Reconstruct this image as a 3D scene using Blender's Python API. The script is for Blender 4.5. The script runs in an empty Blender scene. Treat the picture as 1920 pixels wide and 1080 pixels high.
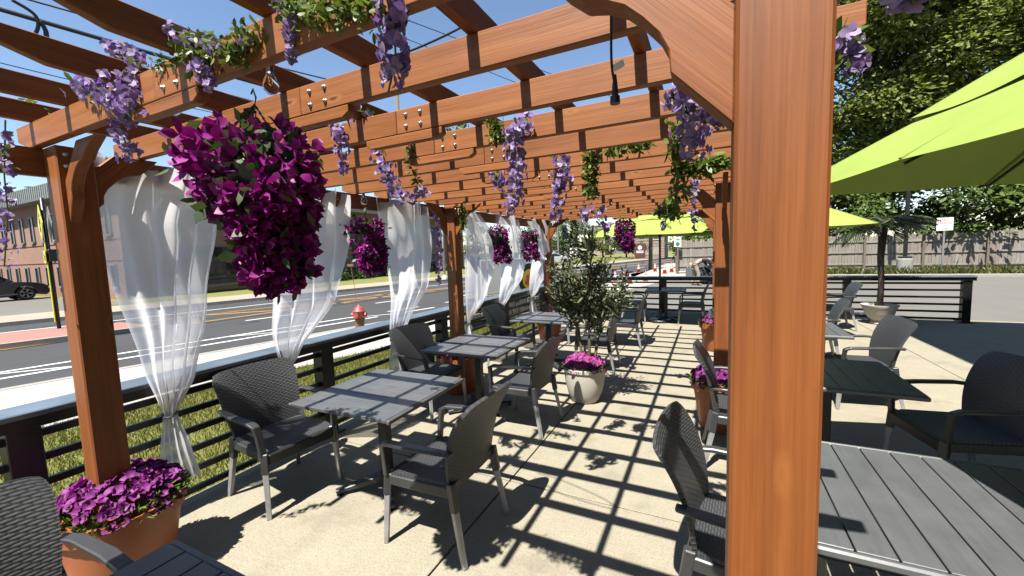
import bpy, bmesh, math, random
import numpy as np
from mathutils import Matrix, Vector
random.seed(7); RNG = np.random.default_rng(7)
S = bpy.context.scene
COL = S.collection
R = math.radians
# ------------------------------------------------------------------ camera
F_PX, YAW, PITCH, ROLL, EYE = 760.913, R(26.132), R(5.058), R(-1.897), 1.72
_cy, _sy, _cp, _sp, _cr, _sr = (math.cos(YAW), math.sin(YAW), math.cos(PITCH), math.sin(PITCH), math.cos(ROLL), math.sin(ROLL))
_f0 = Vector((-_sy, _cy, 0)); _r0 = Vector((_cy, _sy, 0)); _u0 = Vector((0, 0, 1))
FWD = _f0*_cp - _u0*_sp; _u1 = _u0*_cp + _f0*_sp
RIGHT = _r0*_cr + _u1*_sr; UP = _u1*_cr - _r0*_sr
cam = bpy.data.cameras.new('camera'); camo = bpy.data.objects.new('camera', cam); COL.objects.link(camo)
m3 = Matrix((RIGHT, UP, -FWD)).transposed()
camo.matrix_world = Matrix.Translation((0, 0, EYE)) @ m3.to_4x4()
cam.sensor_width = 36; cam.lens = 36*F_PX/1920; cam.clip_start = .02; cam.clip_end = 3000
S.camera = camo
# ------------------------------------------------------------------ sky, sun, exposure
SUN_T = Vector((.053, .54, -1)).normalized()          # direction the light travels
ELEV = math.asin(-SUN_T.z)
w = bpy.data.worlds.new('World'); S.world = w; w.use_nodes = True
wn = w.node_tree.nodes; bg = wn['Background']
sky = wn.new('ShaderNodeTexSky'); sky.sky_type = 'NISHITA'; sky.sun_disc = False
sky.sun_elevation = ELEV; sky.sun_rotation = R(180+5.6)
sky.air_density = 1.0; sky.dust_density = .1; sky.ozone_density = 2.0
w.node_tree.links.new(sky.outputs[0], bg.inputs[0]); bg.inputs[1].default_value = .058
sl = bpy.data.lights.new('sun', 'SUN'); sl.energy = 5.0; sl.angle = R(.5); sl.color = (1, .95, .87)
so = bpy.data.objects.new('sun', sl); COL.objects.link(so); so.rotation_euler = SUN_T.to_track_quat('-Z', 'Y').to_euler(); so.location = (0, -5, 9)
S.view_settings.view_transform = 'Standard'; S.view_settings.look = 'None'
S.view_settings.exposure = 1.78; S.view_settings.gamma = 1; S.view_settings.use_curve_mapping = False
S.render.engine = 'CYCLES'
S.cycles.max_bounces = 8; S.cycles.transparent_max_bounces = 24
S.render.resolution_x, S.render.resolution_y = 1024, 576

def ray(x, y): return RIGHT*((x-960)/F_PX) - UP*((y-540)/F_PX) + FWD
def atY(x, y, Y): d = ray(x, y); t = Y/d.y; return Vector((d.x*t, Y, EYE+d.z*t))
def atX(x, y, X): d = ray(x, y); t = X/d.x; return Vector((X, d.y*t, EYE+d.z*t))
def atZ(x, y, z=0): d = ray(x, y); t = (z-EYE)/d.z; return Vector((d.x*t, d.y*t, z))
# ------------------------------------------------------------------ object helpers
def tag(o, label=None, cat=None, group=None, kind=None):
    if label: o['label'] = label
    if cat: o['category'] = cat
    if group: o['group'] = group
    if kind: o['kind'] = kind
    return o
def empty(name, loc=(0, 0, 0), rz=0, label=None, cat=None, group=None):
    o = bpy.data.objects.new(name, None); COL.objects.link(o); o.location = loc; o.rotation_euler = (0, 0, rz); o.empty_display_size = .1
    return tag(o, label, cat, group)
def link(name, me, mat, parent=None, loc=None, mtx=None, smooth=False):
    o = bpy.data.objects.new(name, me); COL.objects.link(o)
    if mat is not None and len(me.materials) == 0: me.materials.append(mat)
    if smooth: me.shade_smooth()
    if parent is not None: o.parent = parent
    if mtx is not None: o.matrix_local = mtx
    elif loc is not None: o.location = loc
    return o
def copy_tree(o, parent=None):
    c = o.copy(); COL.objects.link(c); c.parent = parent
    for ch in [x for x in o.children]: copy_tree(ch, c)
    return c
class MB:
    def __init__(s): s.v = []; s.f = []; s.uv = None
    def add(s, vs, fs):
        b = len(s.v); s.v += [tuple(q) for q in vs]; s.f += [tuple(i+b for i in q) for q in fs]; return s
    def box(s, c, d, M=None):
        x, y, z = (q/2 for q in d)
        vs = [Vector((a*x, b*y, e*z)) for a in (-1, 1) for b in (-1, 1) for e in (-1, 1)]
        if M is not None: vs = [M @ q for q in vs]
        c = Vector(c)
        return s.add([q+c for q in vs], [(0, 1, 3, 2), (4, 6, 7, 5), (0, 4, 5, 1), (2, 3, 7, 6), (0, 2, 6, 4), (1, 5, 7, 3)])
    def bar(s, p0, p1, wd, ht, up=(0, 0, 1), w1=None, h1=None):
        p0, p1 = Vector(p0), Vector(p1); d = (p1-p0).normalized(); up = Vector(up)
        sd = d.cross(up); sd = sd.normalized() if sd.length > 1e-5 else Vector((1, 0, 0)); u = sd.cross(d).normalized()
        w1 = w1 or wd; h1 = h1 or ht; vs = []
        for p, a, b in ((p0, wd, ht), (p1, w1, h1)):
            vs += [p+sd*a/2+u*b/2, p-sd*a/2+u*b/2, p-sd*a/2-u*b/2, p+sd*a/2-u*b/2]
        return s.add(vs, [(3, 2, 1, 0), (4, 5, 6, 7)]+[(i, (i+1) % 4, 4+(i+1) % 4, 4+i) for i in range(4)])
    def tube(s, pts, rad, n=8, cap=True):
        pts = [Vector(q) for q in pts]; m = len(pts)
        rad = rad if hasattr(rad, '__len__') else [rad]*m
        ref = Vector((0, 0, 1)); vs = []
        for i, q in enumerate(pts):
            d = (pts[min(i+1, m-1)]-pts[max(i-1, 0)]).normalized()
            a = d.cross(ref)
            if a.length < .05: a = d.cross(Vector((1, 0, 0)))
            a.normalize(); b = d.cross(a)
            vs += [q+(a*math.cos(2*math.pi*k/n)+b*math.sin(2*math.pi*k/n))*rad[i] for k in range(n)]
        fs = [(i*n+k, i*n+(k+1) % n, (i+1)*n+(k+1) % n, (i+1)*n+k) for i in range(m-1) for k in range(n)]
        if cap: fs += [tuple(range(n))[::-1], tuple((m-1)*n+k for k in range(n))]
        return s.add(vs, fs)
    def rectsweep(s, pts, wd, ht, up=(0, 0, 1)):
        pts = [Vector(q) for q in pts]; m = len(pts); up = Vector(up); vs = []
        wd = wd if hasattr(wd, '__len__') else [wd]*m; ht = ht if hasattr(ht, '__len__') else [ht]*m
        for i, q in enumerate(pts):
            d = (pts[min(i+1, m-1)]-pts[max(i-1, 0)]).normalized(); sd = up; u = sd.cross(d).normalized()
            vs += [q+sd*wd[i]/2+u*ht[i]/2, q-sd*wd[i]/2+u*ht[i]/2, q-sd*wd[i]/2-u*ht[i]/2, q+sd*wd[i]/2-u*ht[i]/2]
        fs = [(i*4+k, i*4+(k+1) % 4, (i+1)*4+(k+1) % 4, (i+1)*4+k) for i in range(m-1) for k in range(4)]
        return s.add(vs, fs+[(3, 2, 1, 0), tuple((m-1)*4+k for k in range(4))])
    def lathe(s, prof, n=24, c=(0, 0, 0), cap=True, sq=None):
        c = Vector(c); vs = []
        for r_, z in prof:
            for k in range(n):
                a = 2*math.pi*k/n; vs.append(c+Vector((math.cos(a)*r_, math.sin(a)*r_, z)))
        m = len(prof)
        fs = [(i*n+k, i*n+(k+1) % n, (i+1)*n+(k+1) % n, (i+1)*n+k) for i in range(m-1) for k in range(n)]
        if cap: fs += [tuple(range(n))[::-1], tuple((m-1)*n+k for k in range(n))]
        return s.add(vs, fs)
    def prism(s, poly, y0, y1):            # polygon in x,z pulled along y
        n = len(poly)
        vs = [(a, y0, b) for a, b in poly]+[(a, y1, b) for a, b in poly]
        return s.add(vs, [tuple(range(n)), tuple(range(2*n-1, n-1, -1))]+[(i, i+n, (i+1) % n+n, (i+1) % n) for i in range(n)])
    def grid(s, fn, nu, nv):
        vs = [fn(i/nu, j/nv) for j in range(nv+1) for i in range(nu+1)]
        return s.add(vs, [(j*(nu+1)+i, j*(nu+1)+i+1, (j+1)*(nu+1)+i+1, (j+1)*(nu+1)+i) for j in range(nv) for i in range(nu)])
    def mesh(s, name, bevel=0, fix=True):
        me = bpy.data.meshes.new(name); me.from_pydata(s.v, [], s.f)
        if bevel or fix:
            bm = bmesh.new(); bm.from_mesh(me)
            if fix: bmesh.ops.recalc_face_normals(bm, faces=bm.faces)
            if bevel: bmesh.ops.bevel(bm, geom=bm.edges[:], offset=bevel, segments=1, affect='EDGES', clamp_overlap=True)
            bm.to_mesh(me); bm.free()
        me.update(); return me
    def build(s, name, mat, parent=None, loc=None, mtx=None, smooth=False, bevel=0, fix=True):
        return link(name, s.mesh(name, bevel, fix), mat, parent, loc, mtx, smooth)
def np_mesh(name, V, quads):
    me = bpy.data.meshes.new(name); nq = len(quads); k = quads.shape[1]
    me.vertices.add(len(V)); me.vertices.foreach_set('co', np.ascontiguousarray(V, dtype=np.float32).ravel())
    me.loops.add(nq*k); me.loops.foreach_set('vertex_index', np.ascontiguousarray(quads, dtype=np.int32).ravel())
    me.polygons.add(nq); me.polygons.foreach_set('loop_start', np.arange(0, nq*k, k, dtype=np.int32))
    me.update(calc_edges=True); return me
def nrm(a): return a/np.maximum(np.linalg.norm(a, axis=-1, keepdims=True), 1e-9)
def rdir(n): return nrm(RNG.normal(size=(n, 3)))
def leaves(C, D, L, W, fold=.25, N=None, curl=.0):
    """C base points, D directions, L lengths, W widths: folded pointed leaves, two quads each."""
    n = len(C); C = np.asarray(C, float); D = nrm(np.asarray(D, float))
    L = np.broadcast_to(np.asarray(L, float), (n,))[:, None]; W = np.broadcast_to(np.asarray(W, float), (n,))[:, None]
    if N is None: N = rdir(n)
    sd = nrm(np.cross(D, N)); up = np.cross(sd, D)
    tip = C+D*L-up*L*curl
    l1 = C+D*L*.28+sd*W*.42+up*W*fold*.7; r1 = C+D*L*.28-sd*W*.42+up*W*fold*.7
    l2 = C+D*L*.70+sd*W*.44+up*W*fold*.6-up*L*curl*.5; r2 = C+D*L*.70-sd*W*.44+up*W*fold*.6-up*L*curl*.5
    mid = C+D*L*.55-up*L*curl*.2
    V = np.stack([C, l1, l2, tip, r2, r1, mid], 1).reshape(-1, 3)
    i = np.arange(n)[:, None]*7
    Q = np.concatenate([i+np.array([[0, 1, 2, 6]]), i+np.array([[6, 2, 3, 4]]), i+np.array([[0, 6, 4, 5]])], 0)
    return V, Q
def kites(C, D, L, W, N=None):
    n = len(C); C = np.asarray(C, float); D = nrm(np.asarray(D, float))
    L = np.broadcast_to(np.asarray(L, float), (n,))[:, None]; W = np.broadcast_to(np.asarray(W, float), (n,))[:, None]
    if N is None: N = rdir(n)
    sd = nrm(np.cross(D, N)); V = np.stack([C, C+D*L*.5+sd*W*.5, C+D*L, C+D*L*.5-sd*W*.5], 1).reshape(-1, 3)
    return V, np.arange(n)[:, None]*4+np.array([[0, 1, 2, 3]])
def merge(parts):
    Vs, Qs, b = [], [], 0
    for V, Q in parts: Vs.append(V); Qs.append(Q+b); b += len(V)
    return np.concatenate(Vs), np.concatenate(Qs)
# ------------------------------------------------------------------ materials
MATS = {}
KK = .42        # surfaces sit low in the range and the exposure brings them up, so bounced light stays modest
def kc(c): return tuple(q*KK for q in c)
class NT:
    def __init__(s, name):
        s.m = bpy.data.materials.new(name); s.m.use_nodes = True; s.t = s.m.node_tree; s.b = s.t.nodes['Principled BSDF']; s.out = s.t.nodes['Material Output']
        MATS[name] = s.m
    def n(s, typ, ins=None, **kw):
        q = s.t.nodes.new('ShaderNode'+typ)
        for k, v in kw.items(): setattr(q, k, v)
        for k, v in (ins or {}).items(): s.set(q.inputs[k], v)
        return q
    def set(s, sock, v):
        if isinstance(v, bpy.types.NodeSocket): s.t.links.new(v, sock)
        elif isinstance(v, bpy.types.Node): s.t.links.new(v.outputs[0], sock)
        elif isinstance(v, (tuple, list)) and len(v) == 3 and sock.type == 'RGBA': sock.default_value = (*v, 1)
        else: sock.default_value = v
    def math(s, op, a, b=0.0, c=None):
        ins = {0: a, 1: b}
        if c is not None: ins[2] = c
        return s.n('Math', ins, operation=op)
    def mix(s, fac, a, b, bt='MIX'):
        q = s.n('MixRGB', {0: fac, 1: a, 2: b}, blend_type=bt); return q
    def ramp(s, fac, stops):
        q = s.n('ValToRGB', {0: fac}); e = q.color_ramp.elements
        while len(e) < len(stops): e.new(.5)
        for k, (p, c) in enumerate(stops): e[k].position = p; e[k].color = (*c, 1) if len(c) == 3 else c
        return q
    def coords(s, scale=(1, 1, 1), kind='Object', rnd=0):
        tc = s.n('TexCoord'); mp = s.n('Mapping', {0: tc.outputs[kind]}); mp.inputs['Scale'].default_value = scale
        if rnd:
            oi = s.n('ObjectInfo'); k = s.math('MULTIPLY', oi.outputs['Random'], rnd); cx = s.n('CombineXYZ', {0: k, 1: k, 2: k}); s.set(mp.inputs['Location'], cx.outputs[0])
        return mp
    def noise(s, vec, scale, detail=4, rough=.55, dist=0):
        return s.n('TexNoise', {'Vector': vec, 'Scale': scale, 'Detail': detail, 'Roughness': rough, 'Distortion': dist})
    def bump(s, h, strength=.3, dist=.01):
        q = s.n('Bump', {'Height': h, 'Strength': strength, 'Distance': dist}); s.set(s.b.inputs['Normal'], q); return q
    def pr(s, **kw):
        for k, v in kw.items(): s.set(s.b.inputs[k.replace('_', ' ')], v)
        return s.m
def plain(name, col, rough=.6, metal=0, var=.12, scale=6, bump=0, spec=.5, bscale=60):
    col = kc(col); t = NT(name); v = t.coords((1, 1, 1), rnd=7)
    n1 = t.noise(v, scale, 5); k = t.ramp(n1, [(.3, tuple(c*(1-var) for c in col)), (.7, tuple(min(1, c*(1+var)) for c in col))])
    t.pr(Base_Color=k, Roughness=rough, Metallic=metal); t.b.inputs['Specular IOR Level'].default_value = spec
    if bump: t.bump(t.noise(v, bscale, 3), bump, .005)
    return t.m
def leafmat(name, cols, trans=.35, rough=.45, tcol=None):
    cols = [kc(c) for c in cols]; t = NT(name); g = t.n('NewGeometry'); st = [(i/(max(1, len(cols)-1)), c) for i, c in enumerate(cols)]
    k = t.ramp(g.outputs['Random Per Island'], st); k = t.mix(1, k, t.ramp(t.noise(t.coords(), 55, 3, .6), [(.3, (.72, .72, .72)), (.62, (1.0, 1.0, 1.0))]), 'MULTIPLY'); t.pr(Base_Color=k, Roughness=rough); t.b.inputs['Specular IOR Level'].default_value = .3
    tr = t.n('BsdfTranslucent', {0: t.mix(1, k, tcol or (1, 1, .55), 'MULTIPLY') if tcol is not False else k})
    mx = t.n('MixShader', {0: trans, 1: t.b.outputs[0], 2: tr.outputs[0]}); t.set(t.out.inputs[0], mx.outputs[0]); return t.m
def wood(name, dark, mid, light, knots=True, rough=.55):
    dark, mid, light = kc(dark), kc(mid), kc(light)
    t = NT(name); v = t.coords((1, 1, 1), rnd=13)
    st = t.n('Mapping', {0: v.outputs[0]}); st.inputs['Scale'].default_value = (.9, 34, 34)
    wob = t.noise(v, 2.2, 3); wv = t.n('VectorMath', {0: st.outputs[0], 1: wob.outputs[1]}, operation='ADD')
    g1 = t.noise(wv.outputs[0], 1.0, 6, .62, .35); st2 = t.n('Mapping', {0: v.outputs[0]}); st2.inputs['Scale'].default_value = (3, 180, 180)
    g2 = t.noise(st2.outputs[0], 1, 3, .6)
    k = t.ramp(g1, [(.34, dark), (.49, mid), (.64, light)])
    k2 = t.mix(.32, k, t.ramp(g2, [(.35, dark), (.65, light)]))
    big = t.noise(v, 1.6, 2); k3 = t.mix(t.math('MULTIPLY', big, .35), k2, mid, 'MULTIPLY') if False else t.mix(.5, k2, t.ramp(big, [(.3, tuple(c*.82 for c in mid)), (.7, tuple(min(1, c*1.18) for c in mid))]))
    if knots:
        kv = t.n('Mapping', {0: v.outputs[0]}); kv.inputs['Scale'].default_value = (2.6, 8.5, 8.5)
        vo = t.n('TexVoronoi', {'Vector': kv.outputs[0], 'Scale': 1.0}); ds = t.math('ADD', vo.outputs['Distance'], t.math('MULTIPLY', t.math('SUBTRACT', g2, .5), .05))
        k3 = t.mix(t.ramp(ds, [(.05, (0, 0, 0)), (.09, (.6, .6, .6)), (.16, (0, 0, 0))]).outputs[0], k3, light)
        k3 = t.mix(t.ramp(ds, [(.03, (.8, .8, .8)), (.07, (0, 0, 0))]).outputs[0], k3, tuple(c*.5 for c in dark))
    oi = t.n('ObjectInfo'); k3 = t.mix(1, k3, t.ramp(oi.outputs['Random'], [(0, (.84, .80, .76)), (1, (1.0, 1.0, 1.0))]), 'MULTIPLY')
    ck = t.n('Mapping', {0: v.outputs[0]}); ck.inputs['Scale'].default_value = (1.6, 60, 60); cr_ = t.noise(ck.outputs[0], 1, 2, .5); k3 = t.mix(t.ramp(cr_, [(.26, (.55, .55, .55)), (.31, (0, 0, 0))]).outputs[0], k3, tuple(c*.4 for c in dark))
    t.pr(Base_Color=k3, Roughness=rough); t.b.inputs['Specular IOR Level'].default_value = .35
    t.bump(t.math('ADD', g1, t.math('MULTIPLY', g2, .5)), .25, .004); return t.m
wood('cedar', (.175, .043, .006), (.37, .112, .021), (.54, .19, .05))
wood('cedar_light', (.22, .062, .012), (.44, .150, .036), (.62, .25, .082))
wood('fence_wood', (.20, .18, .16), (.40, .36, .32), (.58, .53, .47), rough=.9)
wood('pole_wood', (.13, .10, .075), (.25, .20, .155), (.33, .28, .22), rough=.9)
wood('bark', (.05, .038, .028), (.12, .092, .066), (.20, .16, .12), knots=False, rough=.95)
wood('olive_bark', (.10, .075, .045), (.23, .175, .10), (.33, .26, .16), knots=False, rough=.9)
plain('black_paint', (.012, .012, .014), .38, var=.3, bump=.05)
plain('cap_sky_tint', (.17, .21, .26), .20, var=.25, scale=3, bump=.04, bscale=30)  # blue-grey sky reflection on the rail caps, put into their base colour
plain('resin', (.060, .062, .066), .40, var=.2, bump=.05)
plain('alloy', (.62, .625, .63), .42, .4, var=.15, scale=14)
plain('column_metal', (.045, .048, .052), .42, .3)
plain('base_metal', (.10, .105, .11), .42, .5)
plain('steel', (.75, .75, .74), .42, 1)
plain('terracotta', (.56, .16, .05), .5, var=.1, scale=4, bump=.04)
plain('urn_stone', (.84, .79, .68), .55, var=.08, scale=5, bump=.08)
plain('soil', (.04, .028, .018), .95, bump=.6)
plain('white_paint', (1.053, 1.053, 1.026), .5, var=.05)
plain('road_white', (0.972, 0.972, 0.945), .75, var=.12, scale=9)
plain('road_yellow', (.68, .33, .035), .75, var=.14, scale=9)
plain('orange_plastic', (.80, .11, .02), .5, var=.06)
plain('hydrant_red', (.48, .075, .05), .5, var=.25, scale=9, bump=.1)
plain('rust', (.26, .12, .055), .8, var=.3, scale=12)
plain('cable', (.012, .012, .012), .5)
plain('sign_yellow', (.75, .75, .02), .45, var=.04)
plain('sign_white', (1.08, 1.08, 1.053), .45, var=.04)
plain('sign_red', (.55, .03, .03), .5, var=.04)
plain('sign_green', (.03, .25, .13), .5, var=.04)
plain('sign_brown', (.16, .042, .034), .5, var=.06)
plain('logo_yellow', (.82, .60, .02), .5, var=.03)
plain('logo_red', (.62, .10, .02), .5, var=.1)
plain('black_print', (.01, .01, .01), .6)
plain('car_blue', (.012, .022, .05), .18, .3, var=.05, spec=.7)
plain('car_silver', (.36, .38, .42), .22, .6, var=.05, spec=.7)
plain('tyre', (.015, .015, .016), .8)
plain('trim_grey', (.30, .31, .31), .5, var=.08)
plain('roof_metal', (.34, .36, .34), .5, .05, var=.08, scale=2)
plain('fascia', (.52, .53, .52), .55, var=.05)
plain('stucco', (.46, .40, .32), .8, var=.08, scale=2)
plain('siding', (.44, .33, .27), .8, var=.08, scale=2)
plain('stone', (.23, .21, .17), .9, var=.4, scale=5, bump=.5, bscale=18)
plain('pavers', (.46, .21, .17), .85, var=.14, scale=12, bump=.1)
plain('kerb', (.44, .42, .38), .85, var=.12, scale=5, bump=.15)
plain('skin', (.50, .30, .22), .5, var=.05); plain('shirt_black', (.012, .012, .014), .8); plain('trousers_tan', (.52, .45, .34), .8, var=.08, scale=12); plain('hair_dark', (.02, .014, .01), .6)
plain('ground_dirt', (.13, .125, .09), .95, var=.3, scale=.3, bump=.3)
def glass(name, col, rough=.05):
    col = kc(col); t = NT(name); v = t.coords(rnd=3); n1 = t.noise(v, 1.5, 3)
    t.pr(Base_Color=t.ramp(n1, [(.35, tuple(c*.6 for c in col)), (.65, col)]), Roughness=rough); t.b.inputs['Specular IOR Level'].default_value = .8; return t.m
glass('dark_glass', (.03, .035, .04)); glass('window_glass', (.05, .055, .06))
def wicker():
    t = NT('wicker'); tc = t.n('TexCoord'); sp = t.n('SeparateXYZ', {0: tc.outputs['UV']}); u, v = sp.outputs[0], sp.outputs[1]
    vr = t.math('DIVIDE', v, .0135); row = t.math('FLOOR', vr); od = t.math('MULTIPLY', t.math('MODULO', row, 2.0), .5)
    uu = t.math('FRACT', t.math('ADD', t.math('ADD', t.math('DIVIDE', u, .046), t.math('MULTIPLY', t.math('FRACT', vr), .12)), od)); su = t.math('SINE', t.math('MULTIPLY', uu, math.pi)); svv = t.math('SINE', t.math('MULTIPLY', t.math('FRACT', vr), math.pi))
    h = t.math('MULTIPLY', t.math('POWER', su, .6), t.math('POWER', svv, .7))
    k = t.ramp(h, [(.0, (.010, .0105, .011)), (.35, (.026, .0275, .029)), (1, (.038, .040, .043))])
    t.pr(Base_Color=k, Roughness=.45); t.bump(h, .7, .004); return t.m
wicker()
def slat():
    t = NT('slat'); v = t.coords((1, 1, 1), rnd=9); st = t.n('Mapping', {0: v.outputs[0]}); st.inputs['Scale'].default_value = (90, 3, 90)
    g = t.noise(st.outputs[0], 1, 4, .6); b = t.noise(v, 5, 4, .6)
    k = t.mix(.5, t.ramp(g, [(.3, (.046, .049, .051)), (.7, (.068, .071, .074))]), t.ramp(b, [(.3, (.042, .045, .047)), (.7, (.073, .076, .078))]))
    t.pr(Base_Color=k, Roughness=t.math('ADD', t.math('MULTIPLY', b, .25), .3)); t.bump(g, .12, .002); return t.m
slat()
def concrete(name, a, b, swirl=True):
    a, b = kc(a), kc(b); t = NT(name); v = t.coords((1, 1, 1)); big = t.noise(v, .55, 5, .6); mid = t.noise(v, 7, 4, .6); fine = t.noise(v, 85, 3, .7); fine2 = t.noise(v, 210, 2, .7)
    k = t.mix(.5, t.ramp(big, [(.3, a), (.7, b)]), t.ramp(mid, [(.3, a), (.7, b)]))
    k = t.mix(.55, k, t.ramp(fine, [(.30, tuple(c*.55 for c in a)), (.52, b), (.75, tuple(min(1, c*1.12) for c in b))]), 'MULTIPLY') if False else t.mix(.42, k, t.ramp(fine, [(.36, tuple(c*.62 for c in a)), (.5, b), (.7, tuple(min(1, c*1.1) for c in b))]))
    h = t.math('ADD', t.math('MULTIPLY', fine, .7), t.math('MULTIPLY', fine2, .4))
    if swirl:
        d = t.noise(v, .8, 2); vv = t.n('VectorMath', {0: v.outputs[0], 1: d.outputs[1]}, operation='ADD')
        wv = t.n('TexWave', {'Vector': vv.outputs[0], 'Scale': 9.0, 'Distortion': 9.0, 'Detail': 3.0, 'Detail Scale': 1.2}, wave_type='RINGS')
        h = t.math('ADD', h, t.math('MULTIPLY', wv, .10)); k = t.mix(.05, k, t.ramp(wv, [(.2, tuple(c*.7 for c in a)), (.8, b)]))
    st = t.noise(v, 1.9, 7, .72); k = t.mix(t.ramp(st, [(.52, (0, 0, 0)), (.70, (.5, .5, .5))]).outputs[0], k, tuple(c*.6 for c in a))
    t.pr(Base_Color=k, Roughness=.85); t.b.inputs['Specular IOR Level'].default_value = .25; t.bump(h, .55, .006); return t.m
concrete('patio_concrete', (.36, .325, .24), (.52, .475, .36))
concrete('walk_concrete', (.50, .475, .42), (.64, .61, .55), False)
concrete('far_walk', (.42, .36, .27), (.56, .49, .38), False)
def asphalt(name, a, b):
    a, b = kc(a), kc(b); t = NT(name); v = t.coords(); big = t.noise(v, .35, 5, .65); fine = t.noise(v, 60, 3, .7); st = t.n('Mapping', {0: v.outputs[0]}); st.inputs['Scale'].default_value = (2.4, .12, 1); streak = t.noise(st.outputs[0], 1, 4, .6)
    k = t.mix(.45, t.ramp(big, [(.3, a), (.7, b)]), t.ramp(fine, [(.35, tuple(c*.7 for c in a)), (.68, tuple(c*1.2 for c in b))])); k = t.mix(.25, k, t.ramp(streak, [(.35, a), (.65, b)]))
    t.pr(Base_Color=k, Roughness=.9); t.b.inputs['Specular IOR Level'].default_value = .25; t.bump(fine, .4, .006); return t.m
asphalt('road_asphalt', (.065, .068, .073), (.095, .10, .105)); asphalt('lot_asphalt', (.19, .18, .165), (.27, .26, .235))
def grassmat(name, cols):
    cols = [kc(c) for c in cols]; t = NT(name); v = t.coords(); n1 = t.noise(v, 1.3, 5, .65); n2 = t.noise(v, 30, 3, .7)
    k = t.mix(.5, t.ramp(n1, [(.32, cols[0]), (.5, cols[1]), (.66, cols[2])]), t.ramp(n2, [(.3, cols[0]), (.7, cols[1])])); t.pr(Base_Color=k, Roughness=.95); t.bump(n2, .8, .03); return t.m
grassmat('lawn', ((.16, .20, .03), (.26, .27, .05), (.36, .30, .10)))
leafmat('blade', [(.16, .23, .03), (.28, .33, .05), (.44, .37, .12), (.22, .28, .04)], .3)
def brick():
    t = NT('brick'); tc = t.n('TexCoord'); mp = t.n('Mapping', {0: tc.outputs['Object']}); sp = t.n('SeparateXYZ', {0: mp.outputs[0]}); cx = t.n('CombineXYZ', {0: t.math('ADD', sp.outputs[0], sp.outputs[1]), 1: sp.outputs[2], 2: 0.0})
    b = t.n('TexBrick', {'Vector': cx.outputs[0], 'Color1': kc((.36, .17, .11)), 'Color2': kc((.45, .225, .15)), 'Mortar': kc((.42, .33, .26)), 'Scale': 1.0, 'Mortar Size': .008, 'Brick Width': .22, 'Row Height': .075})
    n = t.noise(mp, .4, 4); k = t.mix(.3, b.outputs[0], t.ramp(n, [(.3, kc((.33, .155, .10))), (.7, kc((.46, .24, .16)))])); t.pr(Base_Color=k, Roughness=.9); t.bump(b.outputs['Fac'], .3, -.01); return t.m
brick()
def fabric(name, col, trans, bump=.15):
    col = kc(col); t = NT(name); v = t.coords(); n1 = t.noise(v, 2.5, 4); k = t.ramp(n1, [(.3, tuple(c*.93 for c in col)), (.7, tuple(min(1, c*1.05) for c in col))]); t.pr(Base_Color=k, Roughness=.9); t.b.inputs['Specular IOR Level'].default_value = .15
    wv = t.noise(v, 500, 2); t.bump(t.math('ADD', wv, t.math('MULTIPLY', t.noise(v, 3, 3), 3.0)), bump, .004)
    tr = t.n('BsdfTranslucent', {0: k}); mx = t.n('MixShader', {0: trans, 1: t.b.outputs[0], 2: tr.outputs[0]}); t.set(t.out.inputs[0], mx.outputs[0]); return t.m
fabric('lime_canvas', (.42, .56, .12), .06)
def sheer():
    t = NT('sheer'); v = t.coords(); n1 = t.noise(v, 3, 3); df = t.n('BsdfDiffuse', {0: (.74, .74, .76)}); tr = t.n('BsdfTranslucent', {0: (.74, .74, .76)}); a = t.n('MixShader', {0: .6, 1: df.outputs[0], 2: tr.outputs[0]}); tp = t.n('BsdfTransparent')
    f = t.math('ADD', t.math('MULTIPLY', n1, .14), .64); mx = t.n('MixShader', {0: f, 1: tp.outputs[0], 2: a.outputs[0]}); t.set(t.out.inputs[0], mx.outputs[0]); return t.m
sheer()
t = NT('bulb_glass'); t.pr(Base_Color=(.95, .95, .95), Roughness=.02, IOR=1.2); t.b.inputs['Transmission Weight'].default_value = 1
leafmat('bougain', [(.26, .006, .19), (.42, .012, .32), (.60, .04, .48), (.32, .008, .24)], .22, .5, (1, .35, .8))
leafmat('bougain_leaf', [(.03, .065, .015), (.06, .115, .025), (.11, .18, .06), (.16, .22, .11)], .25)
leafmat('petunia', [(.24, .012, .22), (.38, .03, .33), (.52, .10, .48), (.30, .02, .26)], .3, .6, (1, .5, .9))
leafmat('petunia_pink', [(.50, .03, .30), (.66, .09, .44), (.74, .16, .54), (.58, .05, .36)], .3, .6, (1, .5, .9))
leafmat('petunia_leaf', [(.07, .15, .02), (.13, .26, .03), (.28, .42, .05), (.08, .17, .02)], .3)
leafmat('wisteria', [(.42, .26, .72), (.58, .40, .84), (.80, .66, .95), (.48, .31, .76)], .35, .6, (.9, .7, 1))
leafmat('vine_leaf', [(.09, .17, .03), (.18, .29, .05), (.34, .44, .10), (.13, .22, .04)], .35)
leafmat('olive_leaf', [(.05, .08, .03), (.10, .14, .055), (.22, .26, .13), (.36, .39, .24), (.07, .11, .04)], .2, .4)
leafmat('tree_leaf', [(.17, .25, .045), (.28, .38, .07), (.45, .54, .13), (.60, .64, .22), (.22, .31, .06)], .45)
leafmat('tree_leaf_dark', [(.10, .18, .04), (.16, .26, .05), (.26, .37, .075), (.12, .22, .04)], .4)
leafmat('hedge_leaf', [(.05, .10, .02), (.09, .16, .03), (.14, .22, .05)], .3)
leafmat('conifer', [(.012, .03, .014), (.025, .05, .022), (.035, .07, .03)], .1)
leafmat('palm_leaf', [(.05, .075, .03), (.09, .12, .05), (.14, .17, .08)], .2)
leafmat('weed', [(.10, .14, .03), (.18, .20, .05), (.26, .23, .09), (.07, .11, .02)], .3)
M = MATS
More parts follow.
